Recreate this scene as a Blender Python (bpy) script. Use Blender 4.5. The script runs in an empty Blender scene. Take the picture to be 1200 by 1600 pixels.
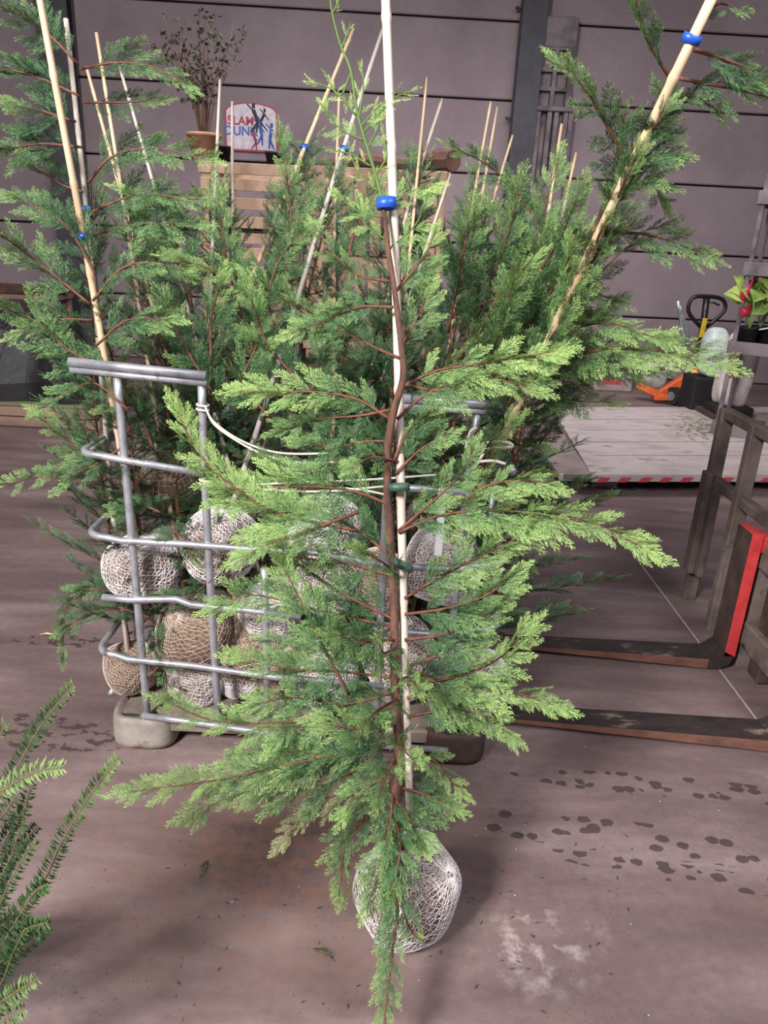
import bpy, math, random
import numpy as np
from mathutils import Vector, Matrix, Euler

# ------------------------------------------------------------------ camera, world, lights
H, FPX = 1.6, 1150.0
PITCH, ROLL = math.radians(20.3), math.radians(2.8)
_R0 = np.array([1, 0, 0.]); _U0 = np.array([0, math.sin(PITCH), math.cos(PITCH)])
FW = np.array([0, math.cos(PITCH), -math.sin(PITCH)])
CR = math.cos(ROLL)*_R0 + math.sin(ROLL)*_U0
CU = math.cos(ROLL)*_U0 - math.sin(ROLL)*_R0
CC = np.array([0, 0, H])
scn = bpy.context.scene
COL = scn.collection
cd = bpy.data.cameras.new('camera'); cam = bpy.data.objects.new('camera', cd); COL.objects.link(cam)
M = Matrix.Identity(4)
for i in range(3):
    M[i][0] = CR[i]; M[i][1] = CU[i]; M[i][2] = -FW[i]; M[i][3] = CC[i]
cam.matrix_world = M
cd.sensor_fit = 'VERTICAL'; cd.sensor_height = 36.0; cd.lens = 36.0*FPX/1600.0
cd.clip_start = .05
scn.camera = cam
scn.view_settings.view_transform = 'Standard'
scn.view_settings.look = 'None'
scn.view_settings.exposure = 0.0
scn.view_settings.gamma = 1.0
scn.view_settings.use_curve_mapping = False
w = bpy.data.worlds.new('world'); scn.world = w; w.use_nodes = True
w.node_tree.nodes['Background'].inputs[0].default_value = (.86, .84, .92, 1)
w.node_tree.nodes['Background'].inputs[1].default_value = .17

def area(name, loc, target, sx, sy, power, color, spread=180):
    l = bpy.data.lights.new(name, 'AREA'); l.shape = 'RECTANGLE'; l.size = sx; l.size_y = sy
    l.energy = power; l.color = color; l.spread = math.radians(spread)
    o = bpy.data.objects.new(name, l); COL.objects.link(o); o.location = loc
    o.rotation_euler = (Vector(target)-Vector(loc)).to_track_quat('-Z', 'Y').to_euler()
    return o
area('doorway_daylight', (-2.6, -2.2, 4.2), (.1, 2.6, .5), 1.0, 1.0, 690, (1, .97, .94))
area('skylight_daylight', (2.2, -.6, 5.0), (.3, 3.0, .5), 1.4, 1.2, 150, (.96, .96, 1))
area('wall_fill', (.5, 5.8, 4.3), (.5, 8.2, 0), 5.0, 1.0, 120, (1, .93, .96), 120)  # unseen area light added to brighten the lower back wall

# ------------------------------------------------------------------ picture -> place helpers
def ray(x, y): return FW + CR*(x-600)/FPX - CU*(y-800)/FPX
def atY(x, y, Y): d = ray(x, y); return CC + d*Y/d[1]
def atZ(x, y, z=0.): d = ray(x, y); return CC + d*(z-H)/d[2]
def atX(x, y, X): d = ray(x, y); return CC + d*X/d[0]
def nrm(v): v = np.asarray(v, float); return v/(np.linalg.norm(v)+1e-12)

# ------------------------------------------------------------------ materials
def lin(c):
    return tuple(((v/255.)/12.92 if v/255. <= .04045 else ((v/255.+.055)/1.055)**2.4) for v in c)+(1,)
class NT:
    def __init__(s, name):
        s.m = bpy.data.materials.new(name); s.m.use_nodes = True; s.t = s.m.node_tree
        s.b = s.t.nodes['Principled BSDF']; s.out = s.t.nodes['Material Output']
    def n(s, typ, **kw):
        nd = s.t.nodes.new(typ)
        for k, v in kw.items():
            if k.startswith('i_'):
                k2 = k[2:]; nd.inputs[int(k2) if k2.isdigit() else k2].default_value = v
            else: setattr(nd, k, v)
        return nd
    def l(s, a, b): s.t.links.new(a, b)
    def coord(s, obj=True, scale=(1, 1, 1)):
        tc = s.n('ShaderNodeTexCoord'); mp = s.n('ShaderNodeMapping'); mp.inputs['Scale'].default_value = scale
        s.l(tc.outputs['Object'], mp.inputs[0]); return mp.outputs[0]
    def noise(s, vec, scale, detail=4, rough=.55, dist=0):
        nd = s.n('ShaderNodeTexNoise'); nd.inputs['Scale'].default_value = scale
        nd.inputs['Detail'].default_value = detail; nd.inputs['Roughness'].default_value = rough
        nd.inputs['Distortion'].default_value = dist; s.l(vec, nd.inputs['Vector']); return nd.outputs['Fac']
    def ramp(s, fac, stops, interp='LINEAR'):
        nd = s.n('ShaderNodeValToRGB'); e = nd.color_ramp.elements; nd.color_ramp.interpolation = interp
        while len(e) < len(stops): e.new(.5)
        for i, (p, c) in enumerate(stops): e[i].position = p; e[i].color = c if len(c) == 4 else lin(c)
        s.l(fac, nd.inputs[0]); return nd.outputs['Color']
    def mix(s, fac, a, b, mode='MIX'):
        nd = s.n('ShaderNodeMix', data_type='RGBA', blend_type=mode)
        for k, v in ((0, fac), (6, a), (7, b)):
            if hasattr(v, 'links'): s.l(v, nd.inputs[k])
            else: nd.inputs[k].default_value = v
        return nd.outputs[2]
    def math(s, op, a, b=0., c=None, clamp=False):
        nd = s.n('ShaderNodeMath', operation=op); nd.use_clamp = clamp
        for k, v in enumerate((a, b) if c is None else (a, b, c)):
            if hasattr(v, 'links'): s.l(v, nd.inputs[k])
            else: nd.inputs[k].default_value = v
        return nd.outputs[0]
    def base(s, c):
        if hasattr(c, 'links'): s.l(c, s.b.inputs['Base Color'])
        else: s.b.inputs['Base Color'].default_value = c
    def set(s, rough=.6, metal=0, spec=None):
        s.b.inputs['Roughness'].default_value = rough; s.b.inputs['Metallic'].default_value = metal
        if spec is not None: s.b.inputs['Specular IOR Level'].default_value = spec
        return s
    def bump(s, h, strength=.3, dist=.01):
        nd = s.n('ShaderNodeBump'); nd.inputs['Strength'].default_value = strength; nd.inputs['Distance'].default_value = dist
        s.l(h, nd.inputs['Height']); s.l(nd.outputs[0], s.b.inputs['Normal'])

def mottled(name, c1, c2, scale=8, rough=.6, metal=0, stretch=(1, 1, 1), bump=.2, c3=None, spec=None):
    t = NT(name); v = t.coord(scale=stretch); f = t.noise(v, scale, 6, .65)
    st = [(.33, c1), (.58, c2)] + ([(.68, c3)] if c3 else [])
    t.base(t.ramp(f, st)); t.set(rough, metal, spec)
    if bump: t.bump(f, bump, .01)
    return t.m

def plain(name, c, rough=.5, metal=0):
    return mottled(name, tuple(int(x*.86) for x in c), c, 12, rough, metal, bump=0)

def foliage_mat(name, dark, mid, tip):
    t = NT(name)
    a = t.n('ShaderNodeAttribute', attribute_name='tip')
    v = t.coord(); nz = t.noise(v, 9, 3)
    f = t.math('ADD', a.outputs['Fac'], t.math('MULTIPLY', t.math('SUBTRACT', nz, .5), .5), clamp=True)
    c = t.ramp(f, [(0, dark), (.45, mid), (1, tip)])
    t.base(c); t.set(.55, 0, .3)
    tr = t.n('ShaderNodeBsdfTranslucent'); t.l(c, tr.inputs[0])
    mx = t.n('ShaderNodeMixShader'); mx.inputs[0].default_value = .22
    t.l(t.b.outputs[0], mx.inputs[1]); t.l(tr.outputs[0], mx.inputs[2]); t.l(mx.outputs[0], t.out.inputs[0])
    return t.m

MAT = {}
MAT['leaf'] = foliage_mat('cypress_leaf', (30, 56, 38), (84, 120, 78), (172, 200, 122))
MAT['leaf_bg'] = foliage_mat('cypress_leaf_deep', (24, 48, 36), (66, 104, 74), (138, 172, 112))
MAT['leaf_dry'] = foliage_mat('cypress_leaf_dry', (86, 92, 64), (138, 140, 104), (176, 176, 132))
MAT['leaf_new'] = foliage_mat('cypress_leaf_new', (96, 124, 62), (146, 172, 92), (190, 212, 128))
MAT['yew'] = foliage_mat('yew_needle', (40, 62, 40), (66, 96, 58), (134, 160, 98))
MAT['yewstem'] = mottled('yew_stem', (74, 78, 44), (112, 106, 64), 40, .7, bump=.1)
MAT['bark'] = mottled('bark', (58, 38, 34), (108, 74, 60), 40, .85, stretch=(1, 1, .3), bump=.6)
MAT['twig'] = mottled('red_twig', (76, 42, 34), (116, 70, 52), 60, .7, bump=.2)
MAT['bamboo'] = mottled('bamboo_pale', (176, 158, 146), (216, 202, 190), 18, .5, stretch=(1, 1, .08), bump=.1)
MAT['cane'] = mottled('cane_tan', (176, 142, 112), (224, 194, 162), 18, .5, stretch=(1, 1, .08), bump=.1)
MAT['cane_grey'] = mottled('cane_grey', (150, 140, 134), (200, 190, 184), 18, .5, stretch=(1, 1, .08), bump=.1)
MAT['blue'] = plain('blue_tape', (38, 88, 196), .35)
MAT['dgreen'] = plain('green_tie', (58, 84, 72), .5)
MAT['soil'] = mottled('root_soil', (86, 66, 54), (140, 112, 94), 9, .95, bump=1.0, c3=(150, 124, 104))
MAT['net'] = mottled('net_white', (192, 178, 172), (240, 234, 238), 3.5, .8, bump=0)
MAT['net_buff'] = mottled('net_buff', (196, 178, 162), (228, 214, 202), 9, .7, bump=0)
MAT['galv'] = mottled('galvanised', (142, 142, 148), (186, 186, 194), 16, .42, .55, bump=.05, c3=(120, 116, 116))
MAT['shoe'] = mottled('pallet_shoe', (116, 106, 100), (168, 160, 152), 5, .75, .1, c3=(128, 98, 80))
MAT['plate'] = mottled('pallet_plate', (90, 80, 74), (140, 126, 116), 7, .8, .1)
MAT['twine'] = plain('twine', (226, 216, 202), .8)
MAT['tag'] = plain('white_tag', (238, 236, 238), .5)
MAT['rust'] = mottled('dark_rusty_steel', (48, 40, 40), (84, 66, 60), 7, .7, .2, bump=.3, c3=(112, 78, 62))
MAT['rustmud'] = mottled('muddy_steel', (66, 56, 54), (124, 108, 102), 4, .8, .1, bump=.3, c3=(40, 38, 42))
MAT['forkm'] = mottled('fork_steel', (36, 31, 32), (64, 54, 52), 5, .6, .2, stretch=(1, 2.5, 1), bump=.3, c3=(150, 132, 118))
MAT['forkedge'] = mottled('worn_fork_edge', (84, 58, 50), (128, 88, 74), 9, .7, .1, stretch=(.5, 1, 1), bump=.2)
MAT['redp'] = mottled('red_paint', (178, 44, 46), (204, 66, 66), 10, .5, bump=.1, c3=(150, 60, 56))
MAT['black'] = plain('black_paint', (26, 25, 28), .35)
MAT['yellow'] = plain('yellow_sticker', (206, 176, 44), .5)
MAT['orange'] = mottled('orange_paint', (196, 84, 34), (222, 106, 50), 9, .5, bump=.1)
MAT['rubber'] = plain('rubber', (40, 38, 40), .8)
MAT['steel'] = mottled('bright_steel', (120, 122, 128), (170, 172, 178), 9, .4, .6, bump=.1)
MAT['column'] = mottled('column_paint', (46, 44, 50), (62, 60, 68), 5, .6, bump=.1)
MAT['frame_grey'] = mottled('dusty_grey', (78, 70, 74), (122, 112, 114), 4, .85, bump=.3)
MAT['liftdeck'] = mottled('lift_deck', (160, 148, 146), (190, 178, 176), 4, .7, .1, stretch=(.6, 1.6, 1), bump=.2, c3=(128, 114, 108))
MAT['ramp'] = mottled('lift_ramp', (122, 108, 104), (146, 132, 128), 6, .7, bump=.1)
MAT['whitep'] = plain('white_band', (222, 212, 212), .5)
MAT['redband'] = mottled('red_band', (150, 46, 56), (186, 66, 72), 9, .6, bump=0)
MAT['crate'] = mottled('crate_wood', (128, 102, 84), (168, 140, 118), 4, .8, stretch=(1, 1, .3), bump=.2)
MAT['oldwood'] = mottled('old_wood', (98, 78, 68), (146, 122, 106), 5, .85, stretch=(.2, 1, 1), bump=.3)
MAT['darkwood'] = mottled('dark_wood', (58, 40, 34), (98, 70, 58), 6, .9, bump=.4)
MAT['algae'] = mottled('algae_wood', (96, 124, 76), (128, 108, 92), 7, .9, stretch=(.3, 1, 1), bump=.2)
MAT['plastic'] = mottled('black_sheet', (11, 10, 12), (24, 22, 27), 3, .55, bump=0)
MAT['potd'] = plain('dark_pot', (24, 22, 26), .7)
MAT['pott'] = mottled('clay_pot', (140, 96, 74), (170, 124, 98), 8, .8, bump=.1)
MAT['bigleaf'] = mottled('broad_leaf', (74, 112, 52), (156, 176, 92), 9, .45, bump=.1)
MAT['darkleaf'] = mottled('dark_leaf', (30, 36, 28), (52, 58, 44), 9, .7, bump=0)
MAT['redflower'] = plain('red_spathe', (176, 34, 62), .4)
MAT['sack'] = mottled('white_sack', (168, 158, 156), (206, 196, 192), 6, .8, bump=.3)
MAT['bagglass'] = mottled('pale_green_bag', (150, 170, 168), (200, 210, 208), 6, .35, bump=.3)
MAT['card'] = mottled('brown_board', (84, 70, 64), (108, 92, 84), 4, .8, bump=.1)
MAT['bluelabel'] = plain('blue_label', (44, 68, 168), .5)
MAT['concblock'] = mottled('concrete_block', (128, 114, 112), (156, 142, 138), 7, .9, bump=.3)
MAT['signw'] = plain('sign_white', (206, 196, 206), .6)
MAT['signr'] = plain('sign_red', (168, 52, 72), .6)
MAT['signb'] = plain('sign_blue', (64, 100, 176), .6)
MAT['sprig'] = foliage_mat('fallen_sprig_leaf', (36, 60, 36), (66, 98, 58), (120, 150, 84))

# floor: worn mauve-brown concrete with damp spots and trodden soil
def floor_mat():
    t = NT('worn_concrete_floor'); tc = t.n('ShaderNodeTexCoord'); v = tc.outputs['Object']
    sx = t.n('ShaderNodeSeparateXYZ'); t.l(v, sx.inputs[0]); X, Y = sx.outputs[0], sx.outputs[1]
    mp = t.n('ShaderNodeMapping'); mp.inputs['Scale'].default_value = (.55, 2.2, 1); t.l(v, mp.inputs[0])
    f1 = t.noise(mp.outputs[0], 1.6, 7, .6, .3); f2 = t.noise(v, 34, 5, .7); f3 = t.noise(v, 3.1, 5, .6)
    c = t.ramp(f1, [(.3, (92, 77, 78)), (.5, (124, 107, 107)), (.7, (158, 142, 141))])
    c = t.mix(.35, c, t.ramp(f2, [(.3, (96, 82, 80)), (.7, (176, 158, 154))]), 'OVERLAY')
    c = t.mix(t.math('MULTIPLY', t.ramp(f3, [(.5, (0, 0, 0)), (.68, (255, 255, 255))]), .35), c, lin((120, 98, 92)))
    def blob(cx, cy, rx, ry, ang=0., soft=.5):
        ca, sa = math.cos(ang), math.sin(ang)
        dx = t.math('SUBTRACT', X, cx); dy = t.math('SUBTRACT', Y, cy)
        u = t.math('DIVIDE', t.math('ADD', t.math('MULTIPLY', dx, ca), t.math('MULTIPLY', dy, sa)), rx)
        w_ = t.math('DIVIDE', t.math('SUBTRACT', t.math('MULTIPLY', dy, ca), t.math('MULTIPLY', dx, sa)), ry)
        d = t.math('SQRT', t.math('ADD', t.math('MULTIPLY', u, u), t.math('MULTIPLY', w_, w_)))
        return t.math('DIVIDE', t.math('SUBTRACT', 1., d), soft, clamp=True)
    # crumbled soil around the trees
    soil = t.math('MULTIPLY', blob(-.25, 1.55, .75, .5, 0, .9), t.ramp(t.noise(v, 17, 6, .7), [(.38, (0, 0, 0)), (.62, (255, 255, 255))]))
    c = t.mix(t.math('MULTIPLY', soil, .75), c, lin((120, 90, 74)))
    # fine crumbs
    vo = t.n('ShaderNodeTexVoronoi'); vo.inputs['Scale'].default_value = 60; t.l(v, vo.inputs['Vector'])
    crumbs = t.math('MULTIPLY', t.math('LESS_THAN', vo.outputs['Distance'], .16),
                    t.math('GREATER_THAN', t.noise(v, 2.7, 3), .55))
    c = t.mix(t.math('MULTIPLY', crumbs, .55), c, lin((84, 66, 58)))
    vo2 = t.n('ShaderNodeTexVoronoi'); vo2.inputs['Scale'].default_value = 16; t.l(v, vo2.inputs['Vector'])
    c = t.mix(t.math('MULTIPLY', t.math('LESS_THAN', vo2.outputs['Distance'], .035), .8), c, lin((206, 196, 192)))
    # damp spots: rows of tyre print and splashes
    wet = None
    mp2 = t.n('ShaderNodeMapping'); mp2.inputs['Scale'].default_value = (17, 24, 1); mp2.inputs['Rotation'].default_value = (0, 0, -.12); t.l(v, mp2.inputs[0])
    wv = t.n('ShaderNodeTexVoronoi'); wv.inputs['Scale'].default_value = 1.; t.l(mp2.outputs[0], wv.inputs['Vector'])
    dots = t.math('LESS_THAN', t.math('ADD', wv.outputs['Distance'], t.math('MULTIPLY', t.noise(v, 60, 3), .35)), .53)
    mp3 = t.n('ShaderNodeMapping'); mp3.inputs['Scale'].default_value = (10, 16, 1); t.l(v, mp3.inputs[0])
    splash = t.math('GREATER_THAN', t.noise(mp3.outputs[0], 1.7, 5, .6), .54)
    a = t.math('MAXIMUM', blob(.95, 1.92, .55, .06, -.06, .4), blob(.80, 1.69, .75, .075, -.10, .4))
    a = t.math('MAXIMUM', a, blob(.95, 1.56, .55, .04, -.14, .5))
    a = t.math('GREATER_THAN', t.math('MULTIPLY', a, t.noise(v, 9, 2)), .12)
    wet = t.math('MULTIPLY', a, dots)
    b_ = t.math('GREATER_THAN', t.math('MAXIMUM', blob(-1.12, 2.04, .36, .10, -.12, .6), blob(-1.25, 2.62, .3, .05, 0, .6)), .2)
    wet = t.math('MAXIMUM', wet, t.math('MULTIPLY', b_, splash))
    c = t.mix(t.math('MULTIPLY', wet, .8), c, lin((62, 50, 48)))
    # painted shadow band right of the cage, plus a darker streak farther back
    dark_bands = t.math('MULTIPLY', t.math('MAXIMUM', blob(1.05, 3.4, 1.2, .28, 0, .7), blob(1.6, 6.5, 3, .3, 0, .8)), t.ramp(t.noise(mp.outputs[0], 4, 5), [(.42, (0, 0, 0)), (.6, (255, 255, 255))]))
    c = t.mix(t.math('MULTIPLY', dark_bands, .6), c, lin((84, 70, 70)))
    # pale scuffs right of the root ball
    pale = t.math('MULTIPLY', blob(.42, 1.33, .22, .16, .3, .9), t.ramp(t.noise(v, 12, 5, .65), [(.5, (0, 0, 0)), (.66, (255, 255, 255))]))
    c = t.mix(t.math('MULTIPLY', pale, .7), c, lin((206, 192, 190)))
    t.base(c); t.set(.62, 0, .35); t.bump(f2, .12, .004)
    return t.m
MAT['floor'] = floor_mat()
def wall_mat():
    t = NT('concrete_panel'); v = t.coord(); f = t.noise(v, 1.1, 6, .6); f2 = t.noise(v, 26, 4, .6)
    c = t.ramp(f, [(.3, (128, 115, 120)), (.7, (150, 136, 140))])
    c = t.mix(.2, c, t.ramp(f2, [(.3, (100, 90, 94)), (.7, (160, 148, 152))]), 'OVERLAY')
    t.base(c); t.set(.85); t.bump(f2, .1, .005); return t.m
MAT['wall'] = wall_mat()
MAT['joint'] = plain('joint_shadow_gap', (52, 42, 46), .9)

# ------------------------------------------------------------------ mesh helpers
class MB:
    def __init__(s): s.v = []; s.f = []; s.mi = []; s.n = 0; s.cur = 0
    def add(s, v, f):
        v = [tuple(map(float, a)) for a in v]
        s.v += v; s.f += [tuple(i+s.n for i in q) for q in f]; s.mi += [s.cur]*len(f); s.n += len(v); return s
    def box(s, c, size, rot=None, bev=0):
        x, y, z = [a/2 for a in size]
        if bev:
            b = min(bev, x*.9, y*.9, z*.9); v = []
            # chamfered box: 24 verts
            for sx in (-1, 1):
                for sy in (-1, 1):
                    for sz in (-1, 1):
                        v += [(sx*x, sy*(y-b), sz*(z-b)), (sx*(x-b), sy*y, sz*(z-b)), (sx*(x-b), sy*(y-b), sz*z)]
            I = lambda a, b_, c_, k: ((a > 0)*4+(b_ > 0)*2+(c_ > 0))*3+k
            f = []
            for g in (-1, 1):
                f.append((I(g, -1, -1, 0), I(g, 1, -1, 0), I(g, 1, 1, 0), I(g, -1, 1, 0)))
                f.append((I(-1, g, -1, 1), I(1, g, -1, 1), I(1, g, 1, 1), I(-1, g, 1, 1)))
                f.append((I(-1, -1, g, 2), I(1, -1, g, 2), I(1, 1, g, 2), I(-1, 1, g, 2)))
            for a in (-1, 1):
                for c_ in (-1, 1):
                    f.append((I(a, c_, -1, 0), I(a, c_, 1, 0), I(a, c_, 1, 1), I(a, c_, -1, 1)))
                    f.append((I(a, -1, c_, 0), I(a, 1, c_, 0), I(a, 1, c_, 2), I(a, -1, c_, 2)))
                    f.append((I(-1, a, c_, 1), I(1, a, c_, 1), I(1, a, c_, 2), I(-1, a, c_, 2)))
                    for e in (-1, 1): f.append((I(a, c_, e, 0), I(a, c_, e, 1), I(a, c_, e, 2)))
        else:
            v = [(sx*x, sy*y, sz*z) for sx in (-1, 1) for sy in (-1, 1) for sz in (-1, 1)]
            f = [(0, 1, 3, 2), (4, 6, 7, 5), (0, 4, 5, 1), (2, 3, 7, 6), (0, 2, 6, 4), (1, 5, 7, 3)]
        v = np.array(v, float)
        if rot is not None:
            Rm = np.array(Euler(rot).to_matrix()) if len(np.shape(rot)) == 1 else np.array(rot); v = v@Rm.T
        return s.add(v+np.array(c, float), f)
    def beam(s, a, b, wd, ht, up=(0, 0, 1), bev=0):
        a = np.array(a, float); b = np.array(b, float); d = nrm(b-a); sd = nrm(np.cross(d, up)); u = np.cross(sd, d)
        return s.box((a+b)/2, (np.linalg.norm(b-a), wd, ht), np.array([d, -sd, u]).T, bev)
    def tube(s, P, r, n=8, cap=True):
        v, f = tube(P, r, n, cap); return s.add(v, f)
    def prism(s, poly, h0, h1, axis=2):      # polygon (2-D) extruded
        k = len(poly); v = []
        for h in (h0, h1):
            for p in poly:
                q = list(p); q.insert(axis, h); v.append(q)
        f = [tuple(range(k))[::-1], tuple(range(k, 2*k))] + [(i, (i+1) % k, k+(i+1) % k, k+i) for i in range(k)]
        return s.add(v, f)
    def slab(s, quad, th):                     # 3-D polygon given thickness downward
        q = [np.array(a, float) for a in quad]; k = len(q)
        v = q+[a-np.array([0, 0, th]) for a in q]
        f = [tuple(range(k)), tuple(range(k, 2*k))[::-1]] + [(i, (i+1) % k, k+(i+1) % k, k+i) for i in range(k)]
        return s.add(v, f)
    def build(s, name, mat, parent=None, smooth=False, offset=None):
        m = bpy.data.meshes.new(name); v = s.v
        if offset is not None: v = [tuple(np.array(a)-offset) for a in v]
        m.from_pydata(v, [], s.f)
        for mm in (mat if isinstance(mat, (list, tuple)) else [mat]): m.materials.append(MAT[mm] if isinstance(mm, str) else mm)
        if max(s.mi or [0]): m.polygons.foreach_set('material_index', s.mi)
        if smooth: m.polygons.foreach_set('use_smooth', [True]*len(m.polygons))
        m.update()
        return link(name, m, parent)
def link(name, data, parent=None):
    o = bpy.data.objects.new(name, data); COL.objects.link(o)
    if parent is not None: o.parent = parent
    return o
def tube(P, r, n=8, cap=True):
    P = np.asarray(P, float); k = len(P); r = np.broadcast_to(np.asarray(r, float), (k,))
    T = np.gradient(P, axis=0); T /= np.linalg.norm(T, axis=1)[:, None]+1e-12
    u = np.cross(T[0], [0, 0, 1.]);
    if np.linalg.norm(u) < .1: u = np.cross(T[0], [1, 0, 0.])
    u = nrm(u); v = []
    ang = np.arange(n)*2*math.pi/n
    for i in range(k):
        u = nrm(u-T[i]*np.dot(u, T[i])); w_ = np.cross(T[i], u)
        v.append(P[i]+r[i]*(np.cos(ang)[:, None]*u+np.sin(ang)[:, None]*w_))
    v = np.concatenate(v); f = []
    for i in range(k-1):
        for j in range(n):
            f.append((i*n+j, i*n+(j+1) % n, (i+1)*n+(j+1) % n, (i+1)*n+j))
    if cap: f += [tuple(range(n))[::-1], tuple(range((k-1)*n, k*n))]
    return v, f
def smooth_path(P, m=6):
    P = [np.array(p, float) for p in P]
    if len(P) == 2: return np.array([P[0]+(P[1]-P[0])*t for t in np.linspace(0, 1, m+1)])
    Q = [2*P[0]-P[1]]+P+[2*P[-1]-P[-2]]; out = []
    for i in range(1, len(Q)-2):
        a, b, c, d = Q[i-1:i+3]
        for t in np.arange(m)/m:
            out.append(.5*((2*b)+(c-a)*t+(2*a-5*b+4*c-d)*t*t+(3*b-a-3*c+d)*t**3))
    out.append(P[-1]); return np.array(out)
def empty(name, loc=(0, 0, 0)):
    o = bpy.data.objects.new(name, None); COL.objects.link(o); o.location = loc; o.empty_display_size = .1; return o
def tag(o, label, cat, group=None, kind=None):
    o['label'] = label; o['category'] = cat
    if group: o['group'] = group
    if kind: o['kind'] = kind
    return o
def struct(o): o['kind'] = 'structure'; return o

# ------------------------------------------------------------------ foliage
def frond_template(rng, ntw, nsub, width, ang=(22, 38), sublen=.46):
    """flat fern-like spray, axis along +x, length 1; returns verts (k,4,3) strips and tip factor (k,4)"""
    S = []; Tt = []
    def strip(p, d, L, wd, t0, t1):
        nn = nrm(np.array([rng.normal(0, .55), rng.normal(0, .55), 1.])); sd = nrm(np.cross(nn, d))
        bend = np.array([0, 0, rng.normal(0, .03)])*L
        S.append([p, p+d*L*.45+sd*wd/2+bend, p+d*L, p+d*L*.45-sd*wd/2+bend]); jt = rng.normal(0, .16); Tt.append([t0+jt, (t0+t1)/2+jt, t1+jt, (t0+t1)/2+jt])
    X = np.array([1., 0, 0])
    for k in range(5): strip(X*k*.2, nrm(X+[0, rng.normal(0, .04), rng.normal(0, .03)]), .25, width*1.1, k*.2, k*.2+.2)
    for i in range(ntw):
        s = .05+.93*(i+.5*rng.random())/ntw; side = 1 if i % 2 else -1
        L = .44*min(1, .5+s*2.5)*(1-s)**.85+.045; L *= rng.uniform(.72, 1.2)
        a = math.radians(rng.uniform(*ang)); d = np.array([math.cos(a), side*math.sin(a), rng.normal(0, .13)]); d = nrm(d)
        p0 = np.array([s, 0, 0]); curl = np.array([.35, 0, rng.normal(0, .1)])
        m = max(2, int(nsub*L/.4)); pts = []
        p = p0.copy(); dd = d.copy()
        for j in range(m+1):
            pts.append((p.copy(), dd.copy())); p = p+dd*L/m; dd = nrm(dd+curl*(1./m))
        for j in range(0, m, 2):
            q, e = pts[j]; strip(q, e, L*min(2.2, m-j)/m, width*1.1, s*.6+.4*j/m, s*.6+.4*(j+2)/m)
        for j in range(m):
            q, e = pts[j]; sd2 = 1 if j % 2 else -1
            for sg in ((sd2,) if rng.random() < .25 else (1, -1)):
                a2 = math.radians(rng.uniform(13, 27))*sg
                e2 = np.array([e[0]*math.cos(a2)-e[1]*math.sin(a2), e[0]*math.sin(a2)+e[1]*math.cos(a2), e[2]+rng.normal(0, .18)])
                l2 = L*sublen*(1-.65*j/m)*rng.uniform(.75, 1.2)+.012
                strip(q, nrm(e2), l2, width, s*.6+.4*j/m, min(1, s*.6+.4*j/m+.3))
    return np.array(S), np.array(Tt)
_rg = np.random.default_rng(7)
TPL_HI = [frond_template(_rg, 22, 7, .0150) for _ in range(6)]
TPL_LO = [frond_template(_rg, 18, 5.5, .0195) for _ in range(5)]
TPL_THIN = [frond_template(_rg, 12, 3, .022, (18, 32), .3) for _ in range(4)]

class Leaves:
    def __init__(s): s.V = []; s.T = []
    def frond(s, o, d, n, L, tpl, t0, t1, rng, droop=.0):
        S, Tt = tpl[rng.integers(len(tpl))]
        d = nrm(d); n = nrm(n-d*np.dot(n, d)); b = np.cross(n, d)
        x = S[..., 0:1]*L; y = S[..., 1:2]*L*rng.uniform(.85, 1.1)*(1 if rng.random() < .5 else -1); z = S[..., 2:3]*L
        V = o+x*d+y*b+z*n
        V[..., 2] -= droop*(x[..., 0]**2)
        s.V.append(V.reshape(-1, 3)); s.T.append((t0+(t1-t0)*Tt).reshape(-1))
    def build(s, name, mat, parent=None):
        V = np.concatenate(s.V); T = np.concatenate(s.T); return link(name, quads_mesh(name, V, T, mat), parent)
def quads_mesh(name, V, T, mat):
    nv = len(V); nf = nv//4
    m = bpy.data.meshes.new(name); m.vertices.add(nv); m.vertices.foreach_set('co', V.astype(np.float32).ravel())
    m.loops.add(nv); m.loops.foreach_set('vertex_index', np.arange(nv, dtype=np.int32))
    m.polygons.add(nf); m.polygons.foreach_set('loop_start', np.arange(0, nv, 4, dtype=np.int32))
    try: m.polygons.foreach_set('loop_total', np.full(nf, 4, dtype=np.int32))
    except Exception: pass
    at = m.attributes.new('tip', 'FLOAT', 'POINT'); at.data.foreach_set('value', T.astype(np.float32))
    m.materials.append(MAT[mat] if isinstance(mat, str) else mat); m.update(calc_edges=True); return m

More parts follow.
